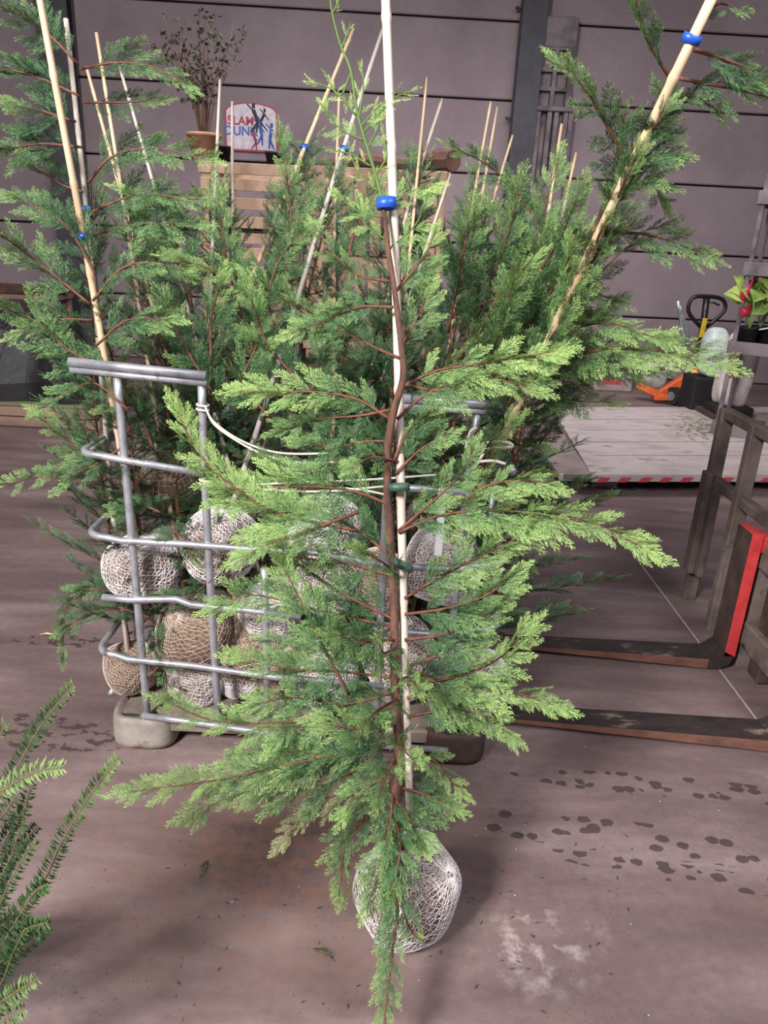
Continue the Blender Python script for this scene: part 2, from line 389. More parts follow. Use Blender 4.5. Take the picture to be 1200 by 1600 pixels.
def grow(lv, P, nvec, rng, Lmax=.2, step=.03, tpl=None, bright=0., start=.06, droop=.5, lift=.0, jit=.35):
    """clothe a branch path P (n,3) with fronds"""
    tpl = tpl or TPL_HI
    seg = np.linalg.norm(np.diff(P, axis=0), axis=1); cum = np.concatenate([[0], np.cumsum(seg)]); L = cum[-1]
    m = max(3, int(L*(1-start)/step))
    for i in range(m):
        s = start*L+(L*(1-start))*(i+.3*rng.random())/m; u = s/L
        k = min(len(P)-2, int(np.searchsorted(cum, s)-1)); k = max(0, k); t = (s-cum[k])/max(seg[k], 1e-6)
        o = P[k]+(P[k+1]-P[k])*t; d = nrm(P[k+1]-P[k])
        n = nrm(nvec+rng.normal(0, jit, 3)*.6); n = nrm(n-d*np.dot(n, d)); b = np.cross(n, d)*(1 if i % 2 else -1)
        a = math.radians(rng.uniform(26, 48)*(1-.35*u))
        if i % 4 == 3:      # some sprays stand up off the branch and cover it
            b = nrm(b*.45+n*.9); n = nrm(np.cross(b, d)+n*.5); a *= .8
        e = d*math.cos(a)+b*math.sin(a)+n*rng.normal(0, .15)+np.array([0, 0, lift])
        ln = Lmax*(.55+.45*min(1, u*3.5))*(1-.62*u)*rng.uniform(.75, 1.15)
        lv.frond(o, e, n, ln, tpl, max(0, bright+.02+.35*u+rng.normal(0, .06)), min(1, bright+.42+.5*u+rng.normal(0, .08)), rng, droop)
    d = nrm(P[-1]-P[-2]); n = nrm(nvec+rng.normal(0, .2, 3))
    lv.frond(P[-1]-d*.03, d, n, Lmax*.62, tpl, bright+.4, min(1, bright+.95), rng, droop)

# ------------------------------------------------------------------ root balls with nets
def ball_shape(seed):
    rg = np.random.default_rng(seed); W = rg.normal(0, 1, (7, 3))*2.2; ph = rg.uniform(0, 6.28, 7); am = rg.uniform(.015, .045, 7)
    def f(D):
        D = np.asarray(D); return 1+(np.sin(D@W.T+ph)*am).sum(-1)
    return f
def boxed(D, shp):
    D = np.asarray(D); Q = np.sign(D)*np.abs(D)**.8; return Q*shp(D)[:, None]*.97
def ball_mesh(name, shp, sc, n=40, m=26):
    V = []; F = []
    for j in range(m+1):
        th = math.pi*j/m
        for i in range(n): ph = 2*math.pi*i/n; V.append((math.sin(th)*math.cos(ph), math.sin(th)*math.sin(ph), math.cos(th)))
    V = np.array(V); V = boxed(V, shp)*np.array(sc)
    for j in range(m):
        for i in range(n): F.append((j*n+i, (j+1)*n+i, (j+1)*n+(i+1) % n, j*n+(i+1) % n))
    me = bpy.data.meshes.new(name); me.from_pydata([tuple(a) for a in V], [], F)
    me.materials.append(MAT['soil']); me.polygons.foreach_set('use_smooth', [True]*len(F)); return me
def net_mesh(name, shp, sc, seed, nm=34, wd=.0013, mat='net', layers=2):
    rg = np.random.default_rng(seed+50); V = []; sc = np.array(sc)
    def strand(D, w_, off):
        P = boxed(D, shp)*sc*(1+off)
        T = np.gradient(P, axis=0); T /= np.linalg.norm(T, axis=1)[:, None]+1e-9
        N = D/np.linalg.norm(D, axis=1)[:, None]; B = np.cross(T, N)
        a = P-B*w_; b = P+B*w_; t = P+N*w_*1.2
        for p, q in ((a, t), (t, b)):
            V.append(np.stack([p[:-1], p[1:], q[1:], q[:-1]], 1).reshape(-1, 3))
    for lay in range(layers):
        Rm = np.array(Euler((rg.uniform(-.5, .5)+lay*.5, rg.uniform(-.4, .4), rg.uniform(0, 3))).to_matrix())
        tw = rg.uniform(-.5, .5); off = .012+.012*lay
        dens = rg.uniform(1., 2.5); w1 = rg.uniform(0, 6.28)
        th = np.linspace(.08, math.pi-.08, 46)
        for i in range(nm):
            ph0 = 2*math.pi*(i+rg.normal(0, .12))/nm; ph0 += .35*math.sin(ph0+w1)      # bunched where the stocking is gathered
            ph = ph0+tw*np.cos(th)+.05*np.sin(th*5+i*.5)+.03*np.sin(th*13+i*1.7)+.02*np.sin(th*29+i*3)
            D = np.stack([np.sin(th)*np.cos(ph), np.sin(th)*np.sin(ph), np.cos(th)], 1)@Rm.T
            strand(D, wd*rg.uniform(.7, 1.4), off+rg.uniform(0, .006))
        phs = np.linspace(0, 2*math.pi, 64)
        for j in range(int(nm*.62)):
            t0 = math.pi*(j+.5)/int(nm*.62)+rg.normal(0, .012)
            thh = t0+.045*np.sin(phs*3+j*.3)+.022*np.sin(phs*9+j)+.012*np.sin(phs*23+j*2)
            D = np.stack([np.sin(thh)*np.cos(phs), np.sin(thh)*np.sin(phs), np.cos(thh)], 1)@Rm.T
            strand(D, wd*rg.uniform(.6, 1.2), off+rg.uniform(0, .006))
    V = np.concatenate(V); return quads_mesh(name, V, np.zeros(len(V)), mat)
# ================================================================== the setting
WY = lambda x: 9.8+.037*x
YAW = math.atan(.037)
fl = MB(); fl.box((0, 5, -.05), (16, 16, .1)); struct(fl.build('floor', 'floor'))
cutf = MB(); a, b = atZ(985, 860), atZ(1185, 1128)
cutf.beam(a+[0, 0, .0006], b+[0, 0, .0006], .004, .001)
cutf.build('trim_1', 'whitep'); struct(bpy.data.objects['trim_1'])
wl = MB()
for k in range(8):
    z0 = k*.8
    wl.box((0, 0, z0+.4), (15.5, .12, .778), bev=.012)
wl.cur = 1; wl.box((0, .045, 3.2), (15.4, .05, 6.4))
o = struct(wl.build('wall_back', ['wall', 'joint'])); o.location = (0, WY(0)+.06, 0); o.rotation_euler = (0, 0, YAW)
# ================================================================== steel columns and wall pieces
def wallpt(x, y, off=0):     # point on the wall plane
    d = ray(x, y); t = (9.8-off)/(d[1]-.037*d[0]); return CC+d*t
def h_column(px, py, wd, label, y0):
    p = wallpt(px, py, .16); r = empty('steel_column', (p[0], p[1], 0)); r.rotation_euler = (0, 0, YAW)
    m = MB(); m.box((0, 0, 3.1), (.012, .17, 6.2)); m.build('web', 'column', r)
    for s in (-1, 1):
        m = MB(); m.box((0, s*.09, 3.1), (wd, .014, 6.2)); m.build('flange', 'column', r)
    for z in (1.9, 3.0, 4.1):
        m = MB(); m.box((-wd/2-.04, .04, z), (.06, .02, .03)); m.tube([(-wd/2-.05, .04, z), (-wd/2-.05, -.02, z)], .01, 6); m.build('wall_anchor', 'column', r)
    m = MB(); m.box((0, 0, .01), (wd+.08, .26, .02)); m.build('base_plate', 'column', r)
    tag(r, label, 'column'); return r
h_column(826, 100, .27, 'dark steel column on the back wall beside the dusty upright frame', 0)
h_column(96, 150, .36, 'dark steel column on the back wall behind the left-hand canes', 0)
# dusty upright frame hanging beside the column
p = wallpt(862, 160, .14); r = empty('upright_frame', (p[0], p[1], 0)); r.rotation_euler = (0, 0, YAW)
def zat(px, py): return wallpt(px, py, .14)[2]
zt, zm, zb = zat(862, 26), zat(862, 172), zat(862, 292)
m = MB(); m.box((0, 0, (zt+zat(862, 75))/2), (.40, .10, zt-zat(862, 75)), bev=.01); m.build('head_box', 'frame_grey', r)
m = MB()
for xx in (-.19, -.01, .17): m.box((xx, 0, (zm+zat(862, 75))/2), (.045, .08, zat(862, 75)-zm))
for q in (75, 110, 140, 172): m.box((0, 0, zat(862, q)), (.40, .07, .04))
m.box((0, .06, (zm+zat(862, 75))/2), (.38, .02, zat(862, 75)-zm)); m.build('ladder_section', 'frame_grey', r)
m = MB(); m.box((0, -.03, zm), (.50, .16, .05), bev=.01); m.build('shelf_bracket', 'frame_grey', r)
m = MB()
for xx in (-.22, -.15, -.02, .06, .17, .23): m.box((xx, -.02, (zm+zb)/2), (.05, .10, zm-zb))
m.box((0, .04, (zm+zb)/2), (.48, .03, zm-zb)); m.build('ribbed_lower_section', 'frame_grey', r)
m = MB(); m.box((0, 0, zb/2), (.46, .12, zb), bev=.01); m.build('foot_section', 'frame_grey', r)
tag(r, 'dusty grey upright frame with ladder-like openings standing against the wall beside the dark column', 'frame')

# basketball board sign, arch topped
c0 = wallpt(393, 205, .03); r = empty('hoop_board_sign', c0); r.rotation_euler = (0, 0, YAW); SW = .62
pl = [(-SW/2, -.22), (SW/2, -.22), (SW/2, .20)]+[(SW/2*math.cos(a), .20+.10*math.sin(a)) for a in np.linspace(.15, math.pi-.15, 12)]+[(-SW/2, .20)]
m = MB(); m.prism(pl, -.012, .012, 1); m.build('border', 'signr', r)
m = MB(); m.prism([(x*.93, z*.93+.005) for x, z in pl], -.018, -.010, 1); m.build('face', 'signw', r)
def text(body, size, loc, mat, parent, rot=(math.pi/2, 0, 0), name='lettering'):
    c = bpy.data.curves.new(name, 'FONT'); c.body = body; c.size = size; c.extrude = .002; c.align_x = 'CENTER'; c.offset = .003
    o = bpy.data.objects.new('tmp', c); COL.objects.link(o); bpy.context.view_layer.update()
    me = bpy.data.meshes.new_from_object(o.evaluated_get(bpy.context.evaluated_depsgraph_get())); bpy.data.objects.remove(o); bpy.data.curves.remove(c)
    me.materials.clear(); me.materials.append(MAT[mat]); o = link(name, me, parent); o.location = loc; o.rotation_euler = rot; return o
text('SLAM', .13, (-.12, -.021, .06), 'signr', r); text('DUNK', .135, (-.12, -.021, -.05), 'signb', r)
def player(x, z, s, lean, mat):
    m = MB(); m.tube([(x, -.022, z+.10*s), (x+lean*.05, -.022, z)], [.02*s, .016*s], 6)
    m.tube([(x+lean*.05, -.022, z), (x+.03, -.022, z-.10*s)], [.012*s, .008*s], 6); m.tube([(x+lean*.05, -.022, z), (x-.03, -.022, z-.09*s)], [.012*s, .008*s], 6)
    m.tube([(x, -.022, z+.09*s), (x-.06*s, -.022, z+.15*s)], .007*s, 6); m.tube([(x, -.022, z+.09*s), (x+.05*s, -.022, z+.03*s)], .007*s, 6)
    v = MB(); m.tube([(x, -.024, z+.115*s), (x, -.024, z+.155*s)], [.014*s, .016*s], 8)
    m.build('player_figure', mat, r)
player(.03, .10, 1.2, 1, 'column'); player(.16, .10, .9, -1, 'column'); player(.10, -.04, 1.1, .5, 'signb'); player(.24, -.08, 1.1, -.4, 'signb'); player(.03, -.12, .8, .5, 'signr')
tag(r, 'arch-topped white basketball board with red border and blue and red lettering on the wall', 'sign')

# ================================================================== slatted crates behind the trees
def crate(label, x0, x1, ytop, ybot, Y, horizontal):
    A = atY(x0, (ytop), Y); B = atY(x1, ytop+8, Y); wdt = B[0]-A[0]; zt = (A[2]+B[2])/2
    r = empty('slatted_crate', ((A[0]+B[0])/2, Y+.5, 0)); hh = zt; D = .95
    for sx in (-1, 1):
        for sy in (-1, 1):
            m = MB(); m.box((sx*(wdt/2-.04), sy*(D/2-.04), hh/2), (.08, .08, hh), bev=.004); m.build('corner_post', 'crate', r)
    z_top = hh
    levels = [z_top, z_top-.62, z_top-1.24] if not horizontal else [z_top, z_top-.5, z_top-1.0]
    for z in levels:
        for sy in (-1, 1):
            m = MB(); m.box((0, sy*(D/2+.012), z-.045), (wdt, .022, .08), bev=.003); m.build('top_rail', 'crate', r)
        for sx in (-1, 1):
            m = MB(); m.box((sx*(wdt/2+.012), 0, z-.045), (.022, D, .08), bev=.003); m.build('side_rail', 'crate', r)
    rgx = random.Random(int(x0))
    for li, z in enumerate(levels):
        if horizontal:
            for q in range(3):
                m = MB(); m.box((0, -D/2-.03, z-.16-q*.135), (wdt, .018, .085), (0, rgx.uniform(-.01, .01), 0), bev=.003); m.build('slat', 'crate', r)
        else:
            nsl = 9
            for q in range(nsl):
                if li == 0 and q == nsl-2: continue
                m = MB(); m.box((-wdt/2+.1+q*(wdt-.2)/(nsl-1), -D/2-.032, z-.33), (.075, .018, .56), (0, rgx.uniform(-.015, .015), 0), bev=.003); m.build('slat', 'crate', r)
        m = MB(); m.box((0, 0, z-.60 if not horizontal else z-.48), (wdt-.05, D-.05, .03)); m.build('crate_floor', 'darkwood', r)
    tag(r, label, 'crate'); return r, zt
cr1, zc1 = crate('tall crate with vertical wooden slats behind the middle canes', 480, 700, 258, 370, 5.9, False)
cr2, zc2 = crate('wooden crate with horizontal slats below the arched basketball board', 312, 468, 250, 330, 6.2, True)
# logs lying on and in the crates
def log(P, r, label, cat='log', grp=None, name='firewood_log'):
    P = [np.array(p, float) for p in P]; rg = np.random.default_rng(int(abs(P[0][0])*1000)); Q = smooth_path(P, 5)
    m = MB(); m.tube(Q, [r*rg.uniform(.85, 1.1) for _ in Q], 9); o = m.build(name, 'darkwood', None); tag(o, label, cat, grp); return o
def cpt(px, z, Y): d = atY(px, 300, Y); return np.array([d[0], Y, z])
log([cpt(560, zc1+.07, 6.2), cpt(640, zc1+.06, 6.3)], .055, 'dark firewood log across the top of the vertical-slat crate, left end')
log([cpt(650, zc1+.10, 6.4), cpt(705, zc1+.09, 6.1)], .085, 'thick dark firewood log at the right end of the crate top')
log([cpt(500, zc1+.05, 6.4), cpt(555, zc1+.06, 6.3)], .045, 'thin dark log on the crate top left of the pale bamboo stake')
for i, (a, z) in enumerate(((660, .33), (670, .45), (610, .36))):
    log([cpt(a-50, zc1-z-.06, 6.3), cpt(a+38, zc1-z-.02, 6.3)], .07, ['brown log inside the right end of the vertical-slat crate, lower one', 'brown log inside the right end of the vertical-slat crate, lowest of the three', 'brown log inside the vertical-slat crate, leftmost of the three'][i], grp='logs inside the vertical-slat crate')
# pots on the left crate
def pot(name, label, loc, r1, r2, h, mat, parent=None, cat='pot', group=None):
    m = MB(); n = 18; prof = [(r1, 0), (r2, h), (r2*1.07, h), (r2*1.07, h*1.12), (r2*.93, h*1.12), (r2*.9, h*.92), (.001, h*.9)]
    V = [(rr*math.cos(2*math.pi*i/n), rr*math.sin(2*math.pi*i/n), zz) for rr, zz in [(.001, 0)]+prof for i in range(n)]
    F = [(j*n+i, j*n+(i+1) % n, (j+1)*n+(i+1) % n, (j+1)*n+i) for j in range(len(prof)) for i in range(n)]
    m.add(V, F); o = m.build(name, mat, parent, True); o.location = loc
    if parent is None: tag(o, label, cat, group)
    return o
def bare_shrub():
    base = cpt(322, zc2+.004, 6.6); r = empty('potted_shrub', base)
    pot('pot', '', (0, 0, 0), .09, .13, .2, 'pott', r)
    rg = np.random.default_rng(3); st = MB(); lf = []
    for k in range(16):
        a = rg.uniform(-1, 1); L = rg.uniform(.55, .92); tip = np.array([a*.42+rg.normal(0, .05), rg.normal(0, .18), .2+L])
        P = smooth_path([(a*.03, 0, .18), (a*.10, tip[1]*.3, .2+L*.4), tip*np.array([.75, .8, 0])+[0, 0, .2+L*.75], tip], 4)
        st.tube(P, np.linspace(.008, .003, len(P)), 5)
        for j in range(12):
            q = P[rg.integers(4, len(P))]; e = nrm(rg.normal(0, 1, 3)+[0, 0, .3]); l = rg.uniform(.03, .12)
            st.tube([q, q+e*l], .002, 4)
            for _ in range(3):
                d = nrm(rg.normal(0, 1, 3)); s_ = nrm(np.cross(d, rg.normal(0, 1, 3))); o_ = q+e*l*rg.uniform(.4, 1.1); ll = rg.uniform(.028, .055)
                lf.append(np.array([o_, o_+d*ll*.5+s_*ll*.3, o_+d*ll, o_+d*ll*.5-s_*ll*.3]))
    st.build('stems', 'darkwood', r); V = np.concatenate(lf); link('leaves', quads_mesh('leaves', V, np.zeros(len(V)), 'darkleaf'), r)
    tag(r, 'sparse dark-leaved potted shrub with bare upright stems on the crate before the back wall', 'potted plant')
bare_shrub()
pot('plant_pot', 'brown pot on the horizontal-slat crate right of the bare shrub', tuple(cpt(345, zc2+.004, 6.9)), .07, .10, .15, 'potd')
pot('plant_pot', 'dark pot below the right corner of the basketball board', tuple(cpt(428, zc2+.004, 6.7)), .05, .07, .11, 'potd')

# ================================================================== far left: pallet platform with black sheeting, stacked boards
a = atZ(0, 668, 0); Yp = a[1]
def platform():
    x1 = atY(150, 640, Yp)[0]; x0 = x1-2.6; r = empty('loading_pallet', ((x0+x1)/2, Yp+.6, 0)); Lx = x1-x0
    for q in range(3):
        m = MB(); m.box((0, -.5+q*.5, .05), (Lx, .1, .09), bev=.004); m.build('bearer', 'oldwood', r)
    m = MB(); m.box((0, -.56, .135), (Lx, .05, .07), bev=.004); m.build('front_board', 'oldwood', r)
    m = MB(); m.box((0, -.47, .182), (Lx, .13, .022), bev=.004); m.build('edge_board', 'algae', r)
    for q in range(5):
        m = MB(); m.box((0, -.3+q*.2, .182), (Lx, .16, .022), bev=.004); m.build('deck_board', 'oldwood', r)
    tag(r, 'weathered low wooden pallet with a green algae streak under the black sheeting', 'pallet'); return r
platform()
def sheeting():
    n = 70; rg = np.random.default_rng(5); W = rg.normal(0, 8, (9, 2)); ph = rg.uniform(0, 6, 9); V = []; F = []
    x1 = atY(128, 560, Yp+.3)[0]; x0 = x1-2.2
    for j in range(n+1):
        for i in range(n+1):
            u, v = i/n, j/n; e = min(1, 6*min(u, 1-u, v+.04, 1-v))
            q = np.array([u*3, v*2]); s_ = np.sin(W@q+ph).sum()*.022; s2 = abs(np.sin((W@q*2.7)+ph*2)).sum()*.012+abs(np.sin((W[:5]@q*6.1)+ph[:5])).sum()*.007
            V.append((x0+u*(x1-x0)+.02*math.sin(v*20), Yp+.14+v*.95+.03*math.sin(u*25), .20+max(0, e*(.50+s_+s2-.15*(1-u)*0)) if e > 0 else .2))
    for j in range(n):
        for i in range(n): F.append((j*(n+1)+i, j*(n+1)+i+1, (j+1)*(n+1)+i+1, (j+1)*(n+1)+i))
    k = len(V)
    ring = [i for i in range(n+1)]+[j*(n+1)+n for j in range(1, n+1)]+[n*(n+1)+i for i in range(n-1, -1, -1)]+[j*(n+1) for j in range(n-1, 0, -1)]
    V += [(V[i][0], V[i][1], .196) for i in ring]; R_ = len(ring)
    F += [(ring[i], k+i, k+(i+1) % R_, ring[(i+1) % R_]) for i in range(R_)]
    m = MB(); m.add(V, F); o = m.build('plastic_sheeting', 'plastic', None); tag(o, 'heap of crumpled black plastic sheeting on the low pallet at the left edge', 'plastic sheet')
sheeting()
def woodpile():
    Y = 8.6; A = atY(-60, 437, Y); B = atY(85, 447, Y); top = A[2]
    m = MB(); rg = np.random.default_rng(2); r = empty('bench', ((A[0]+B[0])/2, Y+.25, 0)); Lx = B[0]-A[0]
    m.box((0, 0, top-.16), (Lx, .5, .05), bev=.005); m.build('bench_top', 'oldwood', r)
    for sx in (-1, 1):
        for sy in (-1, 1):
            m = MB(); m.box((sx*(Lx/2-.06), sy*.2, (top-.185)/2), (.07, .07, top-.185)); m.build('leg', 'oldwood', r)
    tag(r, 'old wooden bench by the back wall at the left edge, carrying dark boards', 'bench')
    for k in range(4):
        m = MB(); m.box(((A[0]+B[0])/2+rg.normal(0, .05), Y+.08+.11*k, top-.10+.02*(k % 2)), (Lx*rg.uniform(.85, 1.0), .09, .06), (0, rg.normal(0, .012), rg.normal(0, .03)), bev=.006)
        tag(m.build('dark_board', 'darkwood'), 'dark rough board on the far left bench, %s from the front' % ('first', 'second', 'third', 'fourth')[k], 'board', 'dark boards on the far left bench')
woodpile()

# ================================================================== truck tail lift
def tail_lift():
    z = .15; r = empty('tail_lift', (0, 0, 0))
    nl, nr, fr, fl_ = atZ(925, 742, z), atZ(1225, 742, z), atZ(1125, 640, z), atZ(862, 636, z)
    nl0 = atZ(874, 741, z*.75)
    dirx = nrm(nr-nl)
    r.location = (nl[0], nl[1], 0); off = np.array([nl[0], nl[1], 0])
    nr = nl+dirx*2.1; fr = atZ(1090, 634, z)
    m = MB(); m.slab([nl, nr, fr+dirx*.9, fl_], .05); m.build('platform_deck', 'liftdeck', r, offset=off)
    # the bevelled steel ramp along the left edge
    m = MB(); m.slab([nl0, nl+[0, 0, .002], atZ(880, 678, z)+[0, 0, .002], atZ(835, 690, z*.8)], .03); m.build('ramp_edge', 'ramp', r, offset=off)
    for k, v in enumerate((.22, .40, .58, .76)):
        pa = nl+(fl_-nl)*v; pb = nr+(fr+dirx*.9-nr)*v
        m = MB(); m.beam(pa+dirx*.12+[0, 0, .001], pb-dirx*.12+[0, 0, .001], .010, .003); m.build('deck_seam', 'ramp', r, offset=off)
    m = MB(); m.beam(nl0+[0, -.005, -.02], nr+[0, -.005, -.032], .02, .052, bev=.003); m.build('front_edge', 'whitep', r, offset=off)
    for k in range(13):
        pc = nl+dirx*(.08+k*.155)+[0, -.0165, -.032]
        m = MB(); s_ = .036; dz = .017
        m.add([pc+dirx*(-s_-dz)+[0, 0, -dz], pc+dirx*(s_-dz)+[0, 0, -dz], pc+dirx*(s_+dz)+[0, 0, dz], pc+dirx*(-s_+dz)+[0, 0, dz]]+[pc+dirx*(-s_-dz)+[0, .003, -dz], pc+dirx*(s_-dz)+[0, .003, -dz], pc+dirx*(s_+dz)+[0, .003, dz], pc+dirx*(-s_+dz)+[0, .003, dz]],
              [(0, 1, 2, 3), (7, 6, 5, 4), (0, 4, 5, 1), (1, 5, 6, 2), (2, 6, 7, 3), (3, 7, 4, 0)]); m.build('red_stripe', 'redband', r, offset=off)
    m = MB(); q = (nr+fr)/2
    for v in (.35, .8):
        pa = nl+dirx*2.0*v+np.array([0, .8, 0]); m.box((pa[0], pa[1], .05), (.18, 1.0, .10))
    m.build('under_frame', 'rust', r, offset=off)
    m = MB(); m.beam(atZ(1082, 632, z+.02), atZ(1138, 662, z+.02), .09, .05, bev=.005); m.build('hinge_bar', 'rust', r, offset=off)
    tag(r, 'worn grey tail lift platform with a red and white striped front edge', 'tail lift')
    # scraps of plant litter on the deck
    rg = np.random.default_rng(12); V = []
    for k in range(260):
        q = atZ(rg.normal(1095, 25), rg.normal(668, 9), z+.002); d = nrm(np.array([rg.normal(), rg.normal(), .1])); s_ = np.array([-d[1], d[0], .2]); l = rg.uniform(.015, .05)
        V.append(np.array([q, q+d*l*.5+s_*l*.2, q+d*l+[0, 0, .006], q+d*l*.5-s_*l*.2+[0, 0, .004]]))
    V = np.concatenate(V); o = link('leaf_litter', quads_mesh('leaf_litter', V, np.full(len(V), .4), 'leaf_dry')); tag(o, 'dry leaf litter scattered on the tail lift deck', 'leaf litter', kind='stuff')
    m = MB(); q = atZ(940, 757, .0); m.prism([(q[0]-.09, q[1]-.05), (q[0]+.09, q[1]-.07), (q[0]+.08, q[1]+.05), (q[0]-.05, q[1]+.06)], 0, .05)
    tag(m.build('stone_chip', 'concblock'), 'pale stone chip on the floor under the tail lift edge', 'stone')
tail_lift()

# ================================================================== forklift at right
def forklift():
    h2 = atZ(1098, 1020, .045); h1 = atZ(1195, 1143, .045); t1 = atZ(772, 1108, .04); t2 = atZ(800, 998, .04)
    XC = (h1[0]+h2[0])/2; r = empty('forklift_carriage', (XC, (h1[1]+h2[1])/2, 0)); off = np.array([XC, (h1[1]+h2[1])/2, 0])
    for nm, t, h in (('near', t1, h1), ('far', t2, h2)):
        Y = h[1]+.0; dY = t[1]-h[1]; m = MB(); W = .062; L = h[0]-t[0]
        # tapered blade as a wedge
        v = [(t[0]-.03, Y+dY-W*.7, .024), (t[0]-.03, Y+dY+W*.7, .024), (t[0]-.03, Y+dY+W*.7, .036), (t[0]-.03, Y+dY-W*.7, .036),
             (h[0], Y-W, .008), (h[0], Y+W, .008), (h[0], Y+W, .052), (h[0], Y-W, .052)]
        m.add(v, [(0, 1, 2, 3), (7, 6, 5, 4), (0, 4, 5, 1), (3, 2, 6, 7), (1, 5, 6, 2)]); m.cur = 1; m.f.append((m.n-8, m.n-5, m.n-1, m.n-4)); m.mi.append(1)
        # heel, bevelled
        m.cur = 0; m.prism([(h[0], .008), (h[0]+.05, .008), (h[0]+.085, .03), (h[0]+.10, .07), (h[0]+.055, .09), (h[0]+.02, .06), (h[0], .052)], Y-W, Y+W, 1)
        b = m.build('fork_blade', ['forkm', 'forkedge'], r, offset=off); b['label'] = 'flat %s fork blade, dirty dark steel' % nm
        m = MB(); zt = atX(1162, 826, h[0]+.05)[2]
        m.box((h[0]+.08, Y, (zt+.07)/2), (.045, 2*W, zt-.07)); m.mi = [1 if (nm == 'far' and k in (2, 5)) else 0 for k in range(6)]; sh = m.build('fork_shank', ['rust', 'redp'] if nm == 'far' else ['rustmud', 'rustmud'], r, offset=off)
        if nm == 'far': sh['label'] = 'fork shank with red painted edges'
        m = MB(); m.box((h[0]+.135, Y, zt-.05), (.07, .10, .07), bev=.008); m.build('fork_hook', 'redp' if nm == 'far' else 'rustmud', r, offset=off)
    X = h2[0]+.15; y0, y1 = h1[1]-.25, h2[1]+.10
    for z, nm in ((.16, 'lower'), (zt-.10, 'upper')):
        m = MB(); m.box((X, (y0+y1)/2, z), (.05, y1-y0, .11), bev=.008); m.build('carriage_bar', 'rustmud', r, offset=off)
    for yy in (h2[1]-.12, h2[1]-.42):
        m = MB(); m.box((X+.04, yy, zt/2+.02), (.07, .09, zt+.02), bev=.006); m.build('carriage_upright', 'rust', r, offset=off)
    # load backrest
    Xb = h2[0]+.17; ztop = atX(1140, 640, Xb)[2]; yb1 = atX(1120, 720, Xb)[1]; 
    yb0 = y0; zmid = atX(1132, 762, Xb)[2]
    for yy in (yb1, yb1-.30, yb1-.60, yb0+.02):
        m = MB(); zlo = atX(1095, 965, Xb)[2]; m.box((Xb, yy, (ztop+zlo)/2), (.06, .045, ztop-zlo), bev=.005); m.build('backrest_upright', 'rustmud', r, offset=off)
    for z in (ztop-.02, zmid):
        m = MB(); m.box((Xb, (yb0+yb1)/2, z), (.05, yb1-yb0+.045, .045), bev=.005); m.build('backrest_rail', 'rustmud', r, offset=off)
    m = MB(); m.box((Xb-.05, yb1-.05, .42), (.03, .07, .50), bev=.004); m.box((Xb-.02, yb1-.10, .40), (.03, .05, .46), bev=.004); m.build('side_shift_bracket', 'rustmud', r, offset=off)
    # mast rails standing behind the carriage, off to the right
    for yy in (h2[1]-.10, h1[1]+.02):
        m = MB(); m.box((Xb+.16, yy, 1.0), (.12, .07, 1.9), bev=.005); m.build('mast_rail', 'rust', r, offset=off)
    tag(r, 'dirty forklift carriage with two low forks, a red-edged shank and a backrest grid', 'forklift')
forklift()

# ================================================================== pallet jack, pole, trolley, sacks at the far right
def pallet_jack():
    b = atZ(1085, 632); Y = b[1]; r = empty('pallet_jack', (b[0], b[1], 0)); off = np.array([b[0], b[1], 0])
    P = lambda x, y, dy=0: atY(x, y, Y+dy)
    m = MB(); m.tube([P(1090, 600), P(1094, 540), P(1100, 500), P(1104, 466)], [.045, .04, .035, .035], 10); m.build('drawbar', 'black', r, True, off)
    m = MB(); loop = [P(1096, 512), P(1078, 492), P(1076, 478), P(1083, 465), P(1100, 463), P(1122, 465), P(1132, 472), P(1131, 487), P(1104, 511)]
    m.tube(smooth_path(loop, 3), .022, 8); m.build('handle_loop', 'black', r, True, off)
    m = MB(); m.tube([P(1107, 472), P(1115, 473), P(1124, 477)], .010, 6); m.build('release_lever', 'black', r, True, off)
    c_ = P(1098, 511, -.045); m = MB(); m.beam(P(1102, 497, -.05), P(1095, 527, -.05), .05, .012, up=(0, -1, 0)); m.build('yellow_sticker', 'yellow', r, offset=off)
    m = MB(); z = .1
    A = P(1062, 622); m.beam(P(1098, 575), P(1030, 617), .10, .10, bev=.01); m.beam(P(1036, 620), P(995, 600, .1), .14, .07, bev=.01); m.beam(P(1020, 620), P(1048, 620), .16, .06, bev=.01)
    m.beam(P(1070, 600, .2), P(1068, 628, .2), .1, .06); m.build('orange_frame', 'orange', r, offset=off)
    for dx, dy in ((1052, -.08), (1066, .12)):
        c_ = P(dx, 622, dy); m = MB(); m.tube([c_+[-.035, -.02, -c_[2]+.10], c_+[.035, .02, -c_[2]+.10]], .10, 20); w_ = m.build('wheel', 'rubber', r, offset=off)
        m = MB(); m.tube([c_+[-.045, -.03, -c_[2]+.10], c_+[.04, .025, -c_[2]+.10]], .05, 16); m.build('wheel_hub', 'steel', w_, offset=off)
    m = MB(); q = P(1094, 618); m.box((q[0], Y-.02, .14), (.10, .10, .06), bev=.01); m.build('foot_block', 'orange', r, offset=off)
    tag(r, 'orange pallet jack with a black loop handle and yellow sticker by the back wall', 'pallet jack')
    m = MB(); m.tube(smooth_path([atY(1059, 470, Y-.5), atY(1070, 540, Y-.45), atZ(1080, 637, .0)], 5), [.02]*3+[.026]*8, 8)
    m.tube(smooth_path([atY(1062, 478, Y-.5), atY(1074, 520, Y-.48), atY(1076, 560, Y-.4)], 5), .014, 6)
    tag(m.build('steel_pole', 'steel', None, True), 'thin grey steel pole standing upright in front of the orange pallet jack', 'pole')
pallet_jack()
